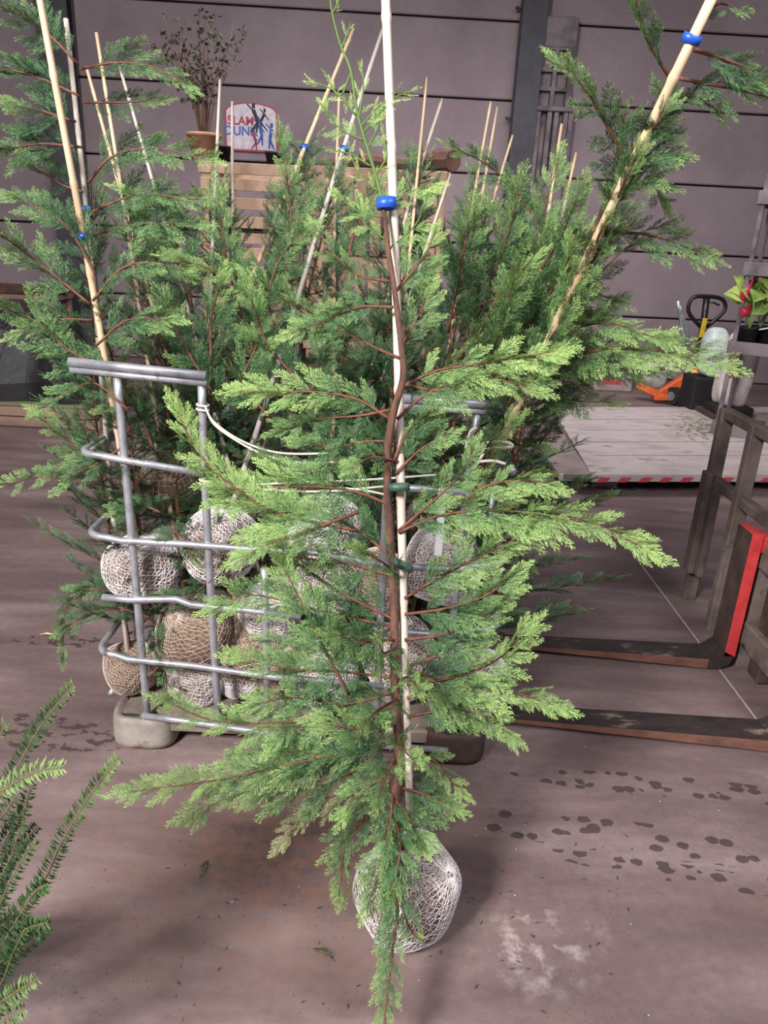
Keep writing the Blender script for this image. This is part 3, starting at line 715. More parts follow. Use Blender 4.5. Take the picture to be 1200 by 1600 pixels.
def lumpy(name, label, cat, c, rx, ry, rz, mat, seed, boxy=.6, group=None):
    shp = ball_shape(seed); V = []; F = []; n, m_ = 28, 20
    for j in range(m_+1):
        th = math.pi*j/m_
        for i in range(n):
            ph = 2*math.pi*i/n; d = np.array([math.sin(th)*math.cos(ph), math.sin(th)*math.sin(ph), math.cos(th)])
            q = np.sign(d)*np.abs(d)**boxy; V.append(q*shp(d)*[rx, ry, rz]+c)
    V = np.array(V); V[:, 2] = np.maximum(V[:, 2], c[2]-rz*.93)
    for j in range(m_):
        for i in range(n): F.append((j*n+i, (j+1)*n+i, (j+1)*n+(i+1) % n, j*n+(i+1) % n))
    mb = MB(); mb.add(V, F); o = mb.build(name, mat, None, True); tag(o, label, cat, group); return o
YB = 7.4
c = atY(1114, 553, YB); lumpy('plastic_bag', 'pale green translucent bag standing left of the plant trolley', 'bag', c, .13, .13, .24, 'bagglass', 3, .8)
c = atY(1122, 600, YB+.3)
m = MB(); zc = atY(1114, 553, YB)[2]-.225; m.box((atY(1114, 553, YB)[0], YB+.05, zc/2), (.34, .34, zc), bev=.01); tag(m.build('dark_tub', 'potd'), 'dark square tub under the pale green bag', 'tub')
c = atY(1150, 580, YB-.35); c[2] = max(c[2], .34)
sk = lumpy('white_sack', 'white sack with red markings standing under the plant trolley shelf', 'sack', c, .16, .13, .34, 'sack', 9, .62)
for k, (xx, yy, hh) in enumerate(((1153, 555, .11), (1147, 580, .12))):
    q = atY(xx, yy, YB-.35-.145); m = MB(); m.box(q, (.07, .012, hh), (0, .15, 0), bev=.003); o = m.build('red_mark', 'redband', sk)
zs = c[2]-.32
if zs > .03:
    m = MB(); m.box((c[0], c[1], zs/2), (.36, .3, zs), bev=.01); tag(m.build('dark_crate_base', 'potd'), 'dark low box under the white sack', 'box')
def trolley():
    Y = 6.3; S0 = atY(1142, 538, Y); zsh = S0[2]; r = empty('plant_trolley', (S0[0]+.6, Y+.3, 0)); x0 = S0[0]; W = 1.3
    off = np.array([S0[0]+.6, Y+.3, 0])
    # shelf runs off frame to the right and slightly towards the camera
    ztop = atY(1200, 250, Y)[2]
    ang = -.55; ca, sa = math.cos(ang), math.sin(ang)
    T = lambda u, v, z: np.array([x0+u*ca-v*sa, Y+u*sa+v*ca, z])
    for u, v in ((.02, .02), (W, .02), (.02, .56), (W, .56)):
        m = MB(); m.box(T(u, v, 1.15), (.035, .035, 2.3), (0, 0, ang), bev=.003); m.build('post', 'frame_grey', r, offset=off)
    for z in (.22, zsh, zsh+.62, zsh+1.15):
        m = MB(); m.box(T(W/2, .29, z-.02), (W+.03, .57, .03), (0, 0, ang), bev=.003); m.box(T(W/2, -.012, z-.02), (W+.04, .025, .10), (0, 0, ang), bev=.004); m.box(T(-.012, .29, z-.02), (.025, .58, .10), (0, 0, ang), bev=.004)
        m.build('shelf', 'frame_grey', r, offset=off)
    for u, v in ((.08, .08), (W-.08, .08), (.08, .5), (W-.08, .5)):
        m = MB(); q = T(u, v, .05); m.tube([q+[-.015, 0, 0], q+[.015, 0, 0]], .05, 14); m.build('caster', 'rubber', r, offset=off)
    tag(r, 'grey plant trolley with shelves of potted plants cut by the right edge', 'plant trolley')
    rg = np.random.default_rng(4)
    for k, (u, v) in enumerate(((.10, .12), (.28, .14), (.16, .34), (.36, .36))):
        b_ = T(u, v, zsh+.0); p_ = empty('potted_broadleaf', b_); pot('pot', '', (0, 0, 0), .065, .085, .13, 'potd', p_)
        st = MB()
        for j in range(11):
            a = rg.uniform(0, 6.28); Lh = rg.uniform(.18, .34); e = np.array([math.cos(a)*.07, math.sin(a)*.07, .13+Lh])
            st.tube(smooth_path([(0, 0, .12), e*[.4, .4, .6], e], 4), .004, 5)
            d = nrm([math.cos(a), -.35+.5*math.sin(a), rg.uniform(-.5, .9)]); s_ = nrm(np.cross(d, [0, -.8, .6])); up = np.cross(s_, d); l = rg.uniform(.15, .21)
            V = []; F = []
            prof = [(0, 0), (.12, .28), (.35, .40), (.6, .32), (.85, .12), (1, 0)]
            for (x_, w_) in prof:
                V += [e+d*l*x_-s_*l*w_+up*l*(.12*w_-.25*x_*x_), e+d*l*x_-up*l*.25*x_*x_, e+d*l*x_+s_*l*w_+up*l*(.12*w_-.25*x_*x_)]
            for q in range(5):
                F += [(q*3, q*3+1, q*3+4, q*3+3), (q*3+1, q*3+2, q*3+5, q*3+4)]
            lf = MB(); lf.add(V, F); lf.add([a_+up*.002 for a_ in V], [f_[::-1] for f_ in F]); lf.build('leaf', 'bigleaf', p_)
        st.build('stems', 'bigleaf', p_)
        if k == 0:
            m = MB(); e = np.array([-.10, -.05, .36]); m.tube(smooth_path([(0, 0, .12), (-.05, -.02, .25), e], 4), .004, 5); m.build('flower_stem', 'bigleaf', p_)
            for e, dz in ((np.array([-.10, -.05, .44]), .11), (np.array([-.08, -.06, .28]), .06)):
                m = MB(); m.tube(smooth_path([e-[.03, 0, dz], e-[.02, 0, dz*.4], e, e+[.03, 0, dz]], 4), [.004, .02, .03, .035, .04, .045, .045, .04, .032, .025, .015, .008, .002][:13], 8); m.build('red_spathe', 'redflower', p_, True)
        if k == 1:
            m = MB(); m.beam((-.16, -.09, .14), (0.02, -.12, .19), .02, .006); m.build('plant_label', 'tag', p_)
        tag(p_, ['potted plant with broad leaves and a red flower on the trolley corner', 'potted broad-leaved plant with a white label stick on the trolley shelf',
                 'potted broad-leaved plant behind the red-flowered one on the trolley', 'potted broad-leaved plant at the very right edge of the trolley shelf'][k], 'potted plant', 'potted plants on the trolley')
    q = T(.62, .10, .24); zb = zsh-.12
    m = MB(); m.box((q[0], q[1], .24+(zb-.34)/2+.0), (.46, .30, zb-.34), (0, 0, ang), bev=.006); bx = m.build('cardboard_box', 'card'); tag(bx, 'brown box with a blue label on the trolley bottom shelf', 'box')
    m = MB(); q2 = T(.52, -.065, .24+(zb-.34)*.62); m.box(q2, (.16, .01, .14), (0, 0, ang)); lb = m.build('blue_label', 'bluelabel', bx)
    m = MB(); m.box(T(.52, -.072, .24+(zb-.34)*.62), (.06, .006, .05), (0, 0, ang)); m.build('label_print', 'tag', lb)
trolley()
def beam_trim():      # concrete blocks on the floor by the back wall
    for x0, x1, y0, y1, mt, lb in ((930, 985, 583, 612, 'concblock', 'pale concrete block with a red smear behind the big right-hand spray'), (985, 1040, 578, 605, 'sack', 'pale rounded sack lying by the wall behind the pallet jack')):
        a = atZ((x0+x1)/2, y1); Y = a[1]; A = atY(x0, y0, Y); B = atY(x1, y1, Y); m = MB()
        if mt == 'sack': lumpy('white_sack', lb, 'sack', np.array([a[0], Y+.15, .14]), (B[0]-A[0])/2, .2, .16, 'sack', 21); continue
        m.box((a[0], Y+.15, A[2]/2), (B[0]-A[0], .3, A[2]), bev=.015); o = m.build('concrete_block', mt); tag(o, lb, 'block')
        m = MB(); m.box((a[0]-.03, Y-.001, A[2]*.6), ((B[0]-A[0])*.5, .006, A[2]*.35)); m.build('red_smear', 'redband', o)
beam_trim()

# ================================================================== wire cage container
CY0, CSL = 1.965, .03                 # front plane y = CY0 + CSL*z
def atF(x, y, off=0.):                # pixel -> cage front plane
    d = ray(x, y); t = (CY0+off+CSL*H)/(d[1]-CSL*d[2]); return CC+d*t
def cage():
    r = empty('wire_cage', (-.23, 2.45, 0)); off = np.array([-.23, 2.45, 0]); BY = 2.98; TR = .0105
    XL, XR = atF(135, 830)[0], atF(788, 885)[0]
    def tb(nm, P, rad=TR, n=10, mat='galv'): m = MB(); m.tube(P, rad, n); return m.build(nm, mat, r, True, off)
    # pallet: corner shoes, skids and steel plate
    def shoe(cx, cy, sx, sy):
        m = MB(); n = 26; V = []; F = []; prof = [(.82, 0), (.97, .012), (1, .03), (.98, .10), (.95, .118), (.80, .12), (.74, .10)]
        for (k, z) in prof:
            for i in range(n):
                a = 2*math.pi*i/n; e = .55; u = math.copysign(abs(math.cos(a))**e, math.cos(a)); v = math.copysign(abs(math.sin(a))**e, math.sin(a)); V.append((cx+.105*u*k, cy+.105*v*k, z))
        for j in range(len(prof)-1):
            for i in range(n): F.append((j*n+i, j*n+(i+1) % n, (j+1)*n+(i+1) % n, (j+1)*n+i))
        F += [tuple(range(n))[::-1], tuple(range((len(prof)-1)*n, len(prof)*n))]
        m.add(V, F); sh = m.build('corner_shoe', 'shoe' if cx < 0 else 'rust', r, True, off)
        b = MB(); b.tube([(cx+sx*.05, cy+sy*.10, .085), (cx+sx*.05, cy+sy*.112, .085)], .009, 8); b.build('bolt', 'galv', sh, False)
        return sh
    for cx in (XL+.115, XR-.095):
        for cy, sy in ((2.07, -1), (2.88, 1)):
            shoe(cx, cy, -1 if cx < 0 else 1, sy)
    for cx in (XL+.56,):
        m = MB(); m.box((cx, 2.06, .045), (.2, .16, .09), bev=.02); m.build('middle_foot', 'shoe', r, offset=off)
    m = MB(); m.box(((XL+XR)/2, 2.475, .118), (XR-XL-.10, .93, .012)); m.build('deck_plate', 'plate', r, offset=off)
    m = MB(); m.box(((XL+XR)/2, 2.01, .085), (XR-XL-.2, .03, .05), bev=.006); m.build('front_skid', 'plate', r, offset=off)
    # front verticals
    for P in ([(183, 590), (195, 720), (214, 930), (230, 1116)], [(315, 600), (320, 740), (330, 940), (342, 1134)], [(413, 888), (418, 1108)], [(605, 752), (598, 890), (588, 1150)], [(747, 640), (728, 780), (712, 900), (700, 1160)]):
        q = [atF(*p, .012) for p in P]; q[-1][2] = max(q[-1][2], .125); m = MB(); m.tube(smooth_path(q, 4), TR*1.12, 10); m.build('front_upright', 'galv', r, True, off)
    # top rails (double tube)
    for a, b in (((108, 565), (322, 587)), ((628, 622), (812, 636))):
        A, B = atF(*a), atF(*b); m = MB(); m.tube([A, B], .0125, 10); m.tube([A-[0, -.004, .022], B-[0, -.004, .022]], .0095, 8); m.build('top_rail', 'galv', r, True, off)
    def corner(px1, px0, px2, side, to=.55):   # rail that rounds the corner and goes back along the side
        pass
    def rail(pts, lback=None, rback=None, nm='rail'):
        q = [atF(*p) for p in pts]; R_ = .06
        if lback is not None:
            A = q[0]; xl = XL-.005 if lback == 1 else A[0]; seq = [np.array([xl, BY, A[2]+.0]), np.array([xl, A[1]+.3, A[2]])]+[np.array([xl+R_-R_*math.cos(t), A[1]+R_-R_*math.sin(t), A[2]]) for t in np.linspace(0, math.pi/2, 6)]
            q = seq+q[1:]
        if rback is not None:
            A = q[-1]; xr = XR+.005; q = q[:-1]+[np.array([xr-R_+R_*math.sin(t), A[1]+R_-R_*math.cos(t), A[2]]) for t in np.linspace(0, math.pi/2, 6)]+[np.array([xr, A[1]+.3, A[2]]), np.array([xr, BY, A[2]])]
        tb(nm, q)
    rail([(122, 710), (200, 720), (325, 741)], 1)
    rail([(600, 760), (660, 764), (750, 772)])
    rail([(135, 838), (190, 845), (290, 850), (392, 858), (480, 862), (590, 882), (700, 890), (788, 885)], 1, 1)
    rail([(160, 933), (200, 937), (275, 936), (300, 945), (400, 955), (470, 964)])
    rail([(590, 985), (700, 992), (775, 986)], None, 1)
    rail([(158, 1022), (200, 1030), (300, 1040), (430, 1058), (600, 1072)], 1)
    rail([(222, 1118), (300, 1128), (420, 1146), (520, 1160), (700, 1172)])
    # side and back frames
    for X in (XL-.005, XR+.005):
        for yy in (2.30, 2.64, BY):
            tb('side_upright', [(X+(.012 if X < 0 else -.012), yy, .12), (X+(.012 if X < 0 else -.012), yy, .98)])
        tb('side_top_rail', [(X, 2.05, .985), (X, BY, .985)], .0125)
        tb('side_rail', [(X, 2.06, .15), (X, BY, .15)])
    for z in (.15, .37, .62, .82, .985): tb('back_rail', [(XL, BY, z), (XR, BY, z)])
    for k in range(1, 6): tb('back_upright', [(XL+(XR-XL)*k/6, BY+.012, .12), (XL+(XR-XL)*k/6, BY+.012, .98)])
    tag(r, 'cut-open galvanised wire container cage on a steel pallet base, packed with cypress trees', 'cage')
    return XL, XR
XL, XR = cage()

# ================================================================== cypress trees
def rotZto(d):
    d = nrm(d); x = nrm(np.cross([0, 1, 0], d)) if abs(d[1]) < .95 else nrm(np.cross([1, 0, 0], d)); y = np.cross(d, x)
    return np.array([x, y, d]).T
def pal(o, k=.22): return o
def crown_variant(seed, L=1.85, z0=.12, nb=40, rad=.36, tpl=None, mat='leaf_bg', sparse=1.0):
    """crown of a sapling in its own frame (stem along +z from the ball)"""
    rg = np.random.default_rng(seed); lv = Leaves(); wood = MB()
    W = rg.normal(0, .03, 2); S = []
    for t in np.linspace(0, 1, 12): S.append((W[0]*math.sin(t*4)+.01*math.sin(t*9), W[1]*math.sin(t*3.3), t*L))
    S = np.array(S); S[0] = (0, 0, 0); wood.tube(S, np.linspace(.013, .0025, len(S)), 7)
    for k in range(nb):
        t = (k+rg.random())/nb; z = z0+(L-z0-.12)*t; az = k*2.4+rg.normal(0, .4)
        Lb = rad*(1-.78*t**1.3)*rg.uniform(.7, 1.2)*(.7 if t < .1 else 1); el = math.radians(rg.uniform(8, 30)+28*t)
        h = np.array([math.cos(az), math.sin(az), 0]); i = z/L*11; i0 = min(10, int(i)); o = S[i0]+(S[i0+1]-S[i0])*(i-i0)
        P = smooth_path([o, o+h*Lb*.5*math.cos(el)+[0, 0, Lb*.5*math.sin(el)], o+h*Lb*math.cos(el)+[0, 0, Lb*(math.sin(el)+.06)]], 5)
        wood.tube(P, np.linspace(.0036, .0012, len(P)), 4)
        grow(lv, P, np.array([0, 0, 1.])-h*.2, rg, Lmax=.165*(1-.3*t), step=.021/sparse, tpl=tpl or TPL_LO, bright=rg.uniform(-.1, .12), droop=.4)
    for k in range(9):          # thin leader shoots
        z = L-.28+.28*k/9; o = S[-1]*[1, 1, 0]+[0, 0, z]; az = rg.uniform(0, 6.28)
        lv.frond(o, [math.cos(az)*.5, math.sin(az)*.5, 1], [math.sin(az), -math.cos(az), 0], .16, TPL_THIN, .5, 1, rg)
    wm = wood.build('tmpwood', 'twig', None, True); w_me = wm.data; bpy.data.objects.remove(wm)
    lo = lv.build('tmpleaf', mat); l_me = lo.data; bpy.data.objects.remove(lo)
    return w_me, l_me
VAR = [crown_variant(100+k, rad=(.40, .44, .37, .42, .46)[k]) for k in range(5)]

SH = [(ball_shape(s), (1, 1, z)) for s, z in ((11, .92), (12, 1.05), (13, .85), (14, 1.0))]
BALLS = [ball_mesh('root_ball', f, sc) for f, sc in SH]
NETS = [net_mesh('net', f, sc, i, nm=(52, 46, 46, 58)[i], wd=(.0068, .0056, .007, .0075)[i], mat=('net', 'net_buff', 'net', 'net')[i], layers=(2, 1, 2, 2)[i]) for i, (f, sc) in enumerate(SH)]
def cane_mesh(L, r0, r1, mat, seed, name='bamboo_stake'):
    rg = np.random.default_rng(seed); zs = []; rs = []; z = 0.
    nodes = np.cumsum(rg.uniform(.16, .26, 16)); wob = rg.normal(0, .004, 2)
    Z = [0.]
    for nz in nodes:
        if nz < L-.03: Z += [nz-.012, nz-.003, nz+.003, nz+.014]
    Z.append(L); P = []; Rr = []
    for zz in Z:
        t = zz/L; near = min(abs(zz-nz) for nz in nodes) < .004
        Rr.append((r0+(r1-r0)*t)*(1.16 if near else 1)); P.append((wob[0]*math.sin(t*7), wob[1]*math.sin(t*5), zz))
    m = MB(); m.tube(P, Rr, 12); o = m.build('tmpcane', mat, None, True); me = o.data; me.name = name; bpy.data.objects.remove(o); return me

def solveT(px, B, Ls, near=False):
    d = ray(*px); o = CC-B; a = d@d; b = 2*d@o; c = o@o-Ls*Ls; D = b*b-4*a*c
    t = (-b+(-1 if near else 1)*math.sqrt(max(0, D)))/(2*a); return CC+d*t
def ring_tie(name, centre, direction, r, parent, mat='blue', h=.012):
    Rm = rotZto(direction); V = []; F = []; n = 16
    prof = [(r, -h), (r+.003, -h), (r+.003, h), (r, h)]
    for (rr, zz) in prof:
        for i in range(n): a = 6.2832*i/n; V.append(Rm@np.array([rr*math.cos(a)*1.35, rr*math.sin(a), zz])+centre)
    for j in range(4):
        for i in range(n): F.append((j*n+i, j*n+(i+1) % n, ((j+1) % 4)*n+(i+1) % n, ((j+1) % 4)*n+i))
    m = MB(); m.add(V, F); return m.build(name, mat, parent, True)

GRP = 'balled cypress trees packed in the wire cage'
def sapling(label, bpx, bY, br, spx, Ls, var, bkind, cmat='cane', cr=(.008, .0055), tie=None, near=False, T=None, scl=1., crown=True, extra=(), bz=None, spin=None, cz=.84):
    B = atY(bpx[0], bpx[1], bY); B[2] = max(B[2], .125+br*.9) if B[0] > XL+.0 else B[2]
    if T is None: T = solveT(spx, B, Ls, near)
    rg = np.random.default_rng(int(bpx[0]*7+bpx[1])); D = nrm(T-B); Ls = np.linalg.norm(T-B)
    r = empty('cypress_sapling', B); Rm = rotZto(D)
    M4 = Matrix([list(Rm[i])+[0] for i in range(3)]+[[0, 0, 0, 1]])
    ball = link('root_ball', BALLS[bkind], r); ball.matrix_local = Euler(tuple(rg.uniform(-.4, .4, 2))+(rg.uniform(0, 6),)).to_matrix().to_4x4()@Matrix.Scale(br, 4)
    nt = link('root_net', NETS[bkind], ball)
    sp = Matrix.Rotation(rg.uniform(0, 6.28) if spin is None else spin, 4, 'Z')
    if crown:
        wv, lvm = VAR[var]; S = Matrix.Diagonal((scl, scl, Ls/1.85*cz, 1))
        t = link('trunk', wv, r); t.matrix_local = M4@sp@S
        f = link('foliage', lvm, r); f.matrix_local = M4@sp@S
    me = cane_mesh(Ls, cr[0], cr[1], cmat, int(bpx[0])); s = link('bamboo_stake', me, r); s.matrix_local = Matrix.Translation(Vector(Rm@np.array([.014, 0, 0])))@M4
    back = Rm.T@np.array([0, -1., 0]); back[2] = 0; back = nrm(back)*.03; sx_ = 1 if crown else .5
    s.matrix_local = Matrix.Translation(Vector(Rm@(back*sx_)))@M4@Matrix.Translation((0, 0, .03))
    if tie:
        for tpx in tie:
            # closest point on the stake line to the pixel ray
            d = ray(*tpx); o_ = B-CC; a_, b_, c_ = D@D, -(D@d), d@d; e_, g_ = -(D@o_), d@o_
            den = a_*c_-b_*b_; u = (e_*c_-b_*g_)/den
            ring_tie('tie', Rm@(back*sx_)+D*u, D, .011, r, 'blue', .008)
    for (P, kw) in extra: add_branch(P, r, B, **kw)
    tag(r, label, 'tree', GRP); return r

def add_branch(P, root, off, seed=None, Lmax=.16, step=.020, bright=.1, n=(0, -.75, .66), tpl=None, mat='leaf', rad=(.0042, .0015), droop=.5, name='branch', start=.1, wood='twig', jit=.35):
    P = smooth_path(P, 6)-off; rg = np.random.default_rng(int(abs(P[0].sum()*9999+P[-1].sum()*777)) if seed is None else seed)
    m = MB(); m.tube(P, np.linspace(rad[0], rad[1], len(P)), 6); b = m.build(name, wood, root, True)
    lv = Leaves(); grow(lv, P, np.array(n, float), rg, Lmax, step, tpl, bright, start, droop, jit=jit); lv.build('foliage', mat, b); return b
def PX(Y, *pts):      # list of (px,py[,dY]) at depth Y
    return [atY(p[0], p[1], Y+(p[2] if len(p) > 2 else 0)) for p in pts]

# --- left tree (tall tan stake with blue tie)
exL = [(PX(2.2, (122, 100), (60, 40), (-12, 2, -.05)), dict(bright=.0)), (PX(2.2, (124, 150), (70, 125), (20, 110), (-20, 112)), dict(bright=-.05)),
       (PX(2.15, (128, 230), (60, 225), (-15, 240, -.1)), dict(bright=0)), (PX(2.2, (130, 300), (90, 285), (50, 250)), dict(bright=-.1)), (PX(2.15, (118, 190), (70, 175), (20, 165, -.05)), dict(bright=0)),
       (PX(2.25, (125, 108), (180, 98), (240, 105), (292, 133)), dict(bright=.05, Lmax=.13)), (PX(2.3, (130, 160), (190, 160), (255, 155)), dict(bright=-.05, Lmax=.12)),
       (PX(2.2, (138, 285), (175, 245), (240, 232), (320, 248, -.05)), dict(bright=.05)), (PX(2.2, (142, 332), (215, 305), (310, 312)), dict(bright=.05)), (PX(2.2, (148, 366), (220, 350), (305, 350)), dict(bright=.1)),
       (PX(2.1, (140, 475), (85, 430), (40, 395), (-5, 362, -.1)), dict(bright=.15, Lmax=.17)), (PX(2.1, (190, 580), (120, 555), (60, 505), (10, 485, -.05), (-25, 450, -.1)), dict(bright=.15, Lmax=.18)),
       (PX(2.1, (150, 430), (110, 360), (70, 330), (20, 310)), dict(bright=.0)), (PX(2.15, (145, 500), (90, 500), (30, 520)), dict(bright=.1)),
       (PX(2.0, (200, 640), (150, 600), (110, 610), (60, 640)), dict(bright=.05, Lmax=.13)), (PX(2.05, (190, 700), (130, 735), (60, 745), (0, 758)), dict(bright=.1, Lmax=.14)),
       (PX(2.1, (180, 760), (120, 700), (60, 650)), dict(bright=.1, Lmax=.14)), (PX(2.1, (145, 470), (190, 420), (240, 410), (290, 425)), dict(bright=.1)), (PX(2.05, (150, 540), (200, 500), (260, 500)), dict(bright=.1))]
sapling('leftmost cypress, its thick blue-tied tan stake cut by the top of the photo', (225, 885), 2.14, .118, (68, 0), 1.9, 0, 0, 'cane', (.0105, .0085), [(135, 370)], T=atY(66, -40, 2.15), scl=.55, cz=.62, extra=exL)
exL2 = [(PX(2.12, (205, 905), (150, 915), (105, 945), (98, 1030)), dict(bright=-.1, Lmax=.12)), (PX(2.08, (235, 965), (180, 950), (130, 965), (95, 985)), dict(bright=-.15, Lmax=.13)),
        (PX(2.1, (250, 985), (190, 930), (120, 920)), dict(bright=-.15, Lmax=.13)), (PX(2.08, (240, 700), (210, 640), (165, 640)), dict(bright=0, Lmax=.13)), (PX(1.99, (230, 1060), (255, 1040), (262, 1090, -.02)), dict(bright=0, Lmax=.10)), (PX(2.03, (300, 1030), (270, 990), (240, 1010)), dict(bright=-.1, Lmax=.12, step=.014)), (PX(2.03, (330, 900), (300, 930), (250, 930)), dict(bright=-.1, Lmax=.12, step=.014)), (PX(2.0, (300, 850), (270, 830), (310, 880)), dict(bright=0, Lmax=.10)), (PX(2.05, (250, 800), (220, 790), (180, 800)), dict(bright=-.1, Lmax=.12, step=.014))]
sapling('cypress right behind the leftmost one, on a pale stake with a small blue tie', (208, 1045), 2.12, .085, (113, 55), 1.9, 1, 1, 'bamboo', (.008, .007), [(147, 330)], scl=.6, cz=.8, extra=exL2)
sapling('cypress on a pale stake rising to bright shoots, right of the two leftmost stakes', (302, 990), 2.13, .118, (160, 75), 1.95, 2, 1, 'cane', scl=.75, cz=.78)
sapling('cypress on a thin broken-topped stake between the left stakes', (395, 1018), 2.16, .112, (145, 125), 2.05, 3, 1, 'cane', scl=.8, cz=.76)
sapling('cypress on a pale slanting stake just left of the small dark-leaved shrub', (425, 950), 2.2, .10, (198, 125), 2.0, 4, 3, 'bamboo', scl=.85, cz=.76)
sapling('cypress on the upright pale stake just left of the arched basketball board', (308, 1092), 2.12, .10, (346, 145), 2.2, 0, 0, 'bamboo', scl=.95)
sapling('cypress on the short stake in front of the basketball board', (375, 1085), 2.17, .09, (366, 180), 2.2, 1, 3, 'bamboo', scl=.95)
sapling('cypress on the long blue-tied tan stake slanting right, left of the grey one', (265, 752), 2.36, .115, (547, 65), 2.15, 2, 1, 'cane', (.0095, .008), [(480, 242)], scl=.9, cz=.74)
sapling('cypress on the long grey stake slanting right with a blue tie, beside the main tree', (345, 850), 2.2, .125, (592, 68), 2.15, 3, 0, 'cane_grey', (.0095, .008), [(538, 243)], scl=.8, cz=.7, extra=[
    (PX(2.1, (525, 520), (450, 470), (380, 435), (272, 405, -.1)), dict(bright=.3, Lmax=.15)), (PX(2.0, (470, 600), (420, 540), (400, 490), (385, 450)), dict(bright=.1)),
    (PX(2.0, (420, 650), (380, 600), (400, 540), (405, 490)), dict(bright=.15)), (PX(2.05, (330, 560), (330, 500), (345, 440)), dict(bright=.05)), (PX(2.05, (480, 640), (500, 560), (520, 500)), dict(bright=.05)), (PX(2.15, (400, 560), (370, 470), (350, 380), (340, 310)), dict(bright=.05, Lmax=.17)), (PX(2.2, (440, 460), (455, 370), (450, 290), (440, 220)), dict(bright=.05, Lmax=.16)), (PX(2.1, (460, 560), (420, 480), (440, 400), (480, 360)), dict(bright=.05, Lmax=.17)), (PX(2.1, (350, 640), (300, 560), (270, 500), (250, 460)), dict(bright=.0, Lmax=.16)), (PX(2.2, (300, 480), (280, 400), (260, 330), (200, 300)), dict(bright=.0, Lmax=.16)), (PX(2.15, (540, 420), (560, 340), (590, 290)), dict(bright=.1, Lmax=.14))])
sapling('cypress on a thin stake between the two long slanting stakes', (515, 905), 2.16, .11, (530, 165), 2.1, 4, 0, 'cane', scl=.9)
sapling('cypress on the taller of the two pale stakes right of the main tree', (592, 912), 2.2, .105, (665, 138), 2.3, 0, 1, 'cane', scl=.9)
sapling('cypress on the pale stake leaning right, second of two just right of the main tree', (508, 832), 2.28, .12, (684, 170), 2.35, 1, 3, 'bamboo', (.009, .008), scl=.9)
sapling('cypress on the left of two close stakes before the dark column', (620, 1012), 2.2, .12, (762, 177), 2.4, 2, 2, 'cane', scl=.95)
sapling('cypress on the right of two close stakes before the dark column', (622, 1120), 2.17, .11, (772, 186), 2.5, 3, 0, 'cane', scl=.95)
sapling('cypress on the stake standing up in front of the foot of the dark column', (560, 1010), 2.34, .12, (795, 227), 2.35, 4, 1, 'cane', scl=.95)
sapling('cypress on the stake leaning right in front of the dusty upright frame', (735, 1055), 2.13, .112, (872, 215), 2.0, 0, 0, 'cane', scl=1., extra=[
    (PX(2.35, (885, 425), (850, 360), (780, 272), (706, 228, -.1)), dict(bright=.0, Lmax=.15)), (PX(2.3, (850, 500), (800, 400), (770, 330)), dict(bright=.05)),
    (PX(2.25, (860, 520), (840, 420), (850, 330), (870, 260)), dict(bright=.1, Lmax=.17)), (PX(2.3, (900, 420), (900, 350), (915, 300)), dict(bright=0, Lmax=.12))])
sapling('cypress on the short stake peeping out right of the dusty upright frame', (728, 1140), 2.13, .10, (893, 255), 2.1, 1, 2, 'cane', scl=1.)
sapling('cypress on the low white-ended stake in front of the vertical-slat crate', (440, 1092), 2.16, .10, (698, 290), 2.0, 2, 1, 'bamboo', scl=.95)
sapling('cypress with its white netted ball low in the middle of the cage front', (505, 1135), 2.14, .10, (640, 380), 1.75, 3, 3, 'bamboo', scl=.9)
Rb = atY(690, 882, 2.2); Rt = atY(1113, -15, 1.62)
def onR(px, py, dy=0):      # depth of the right-hand tree's stem at picture height py
    k = (880-py)/895.; return Rb[1]+(Rt[1]-Rb[1])*k+dy
def RP(*pts): return [atY(p[0], p[1], onR(p[0], p[1])+(p[2] if len(p) > 2 else 0)) for p in pts]
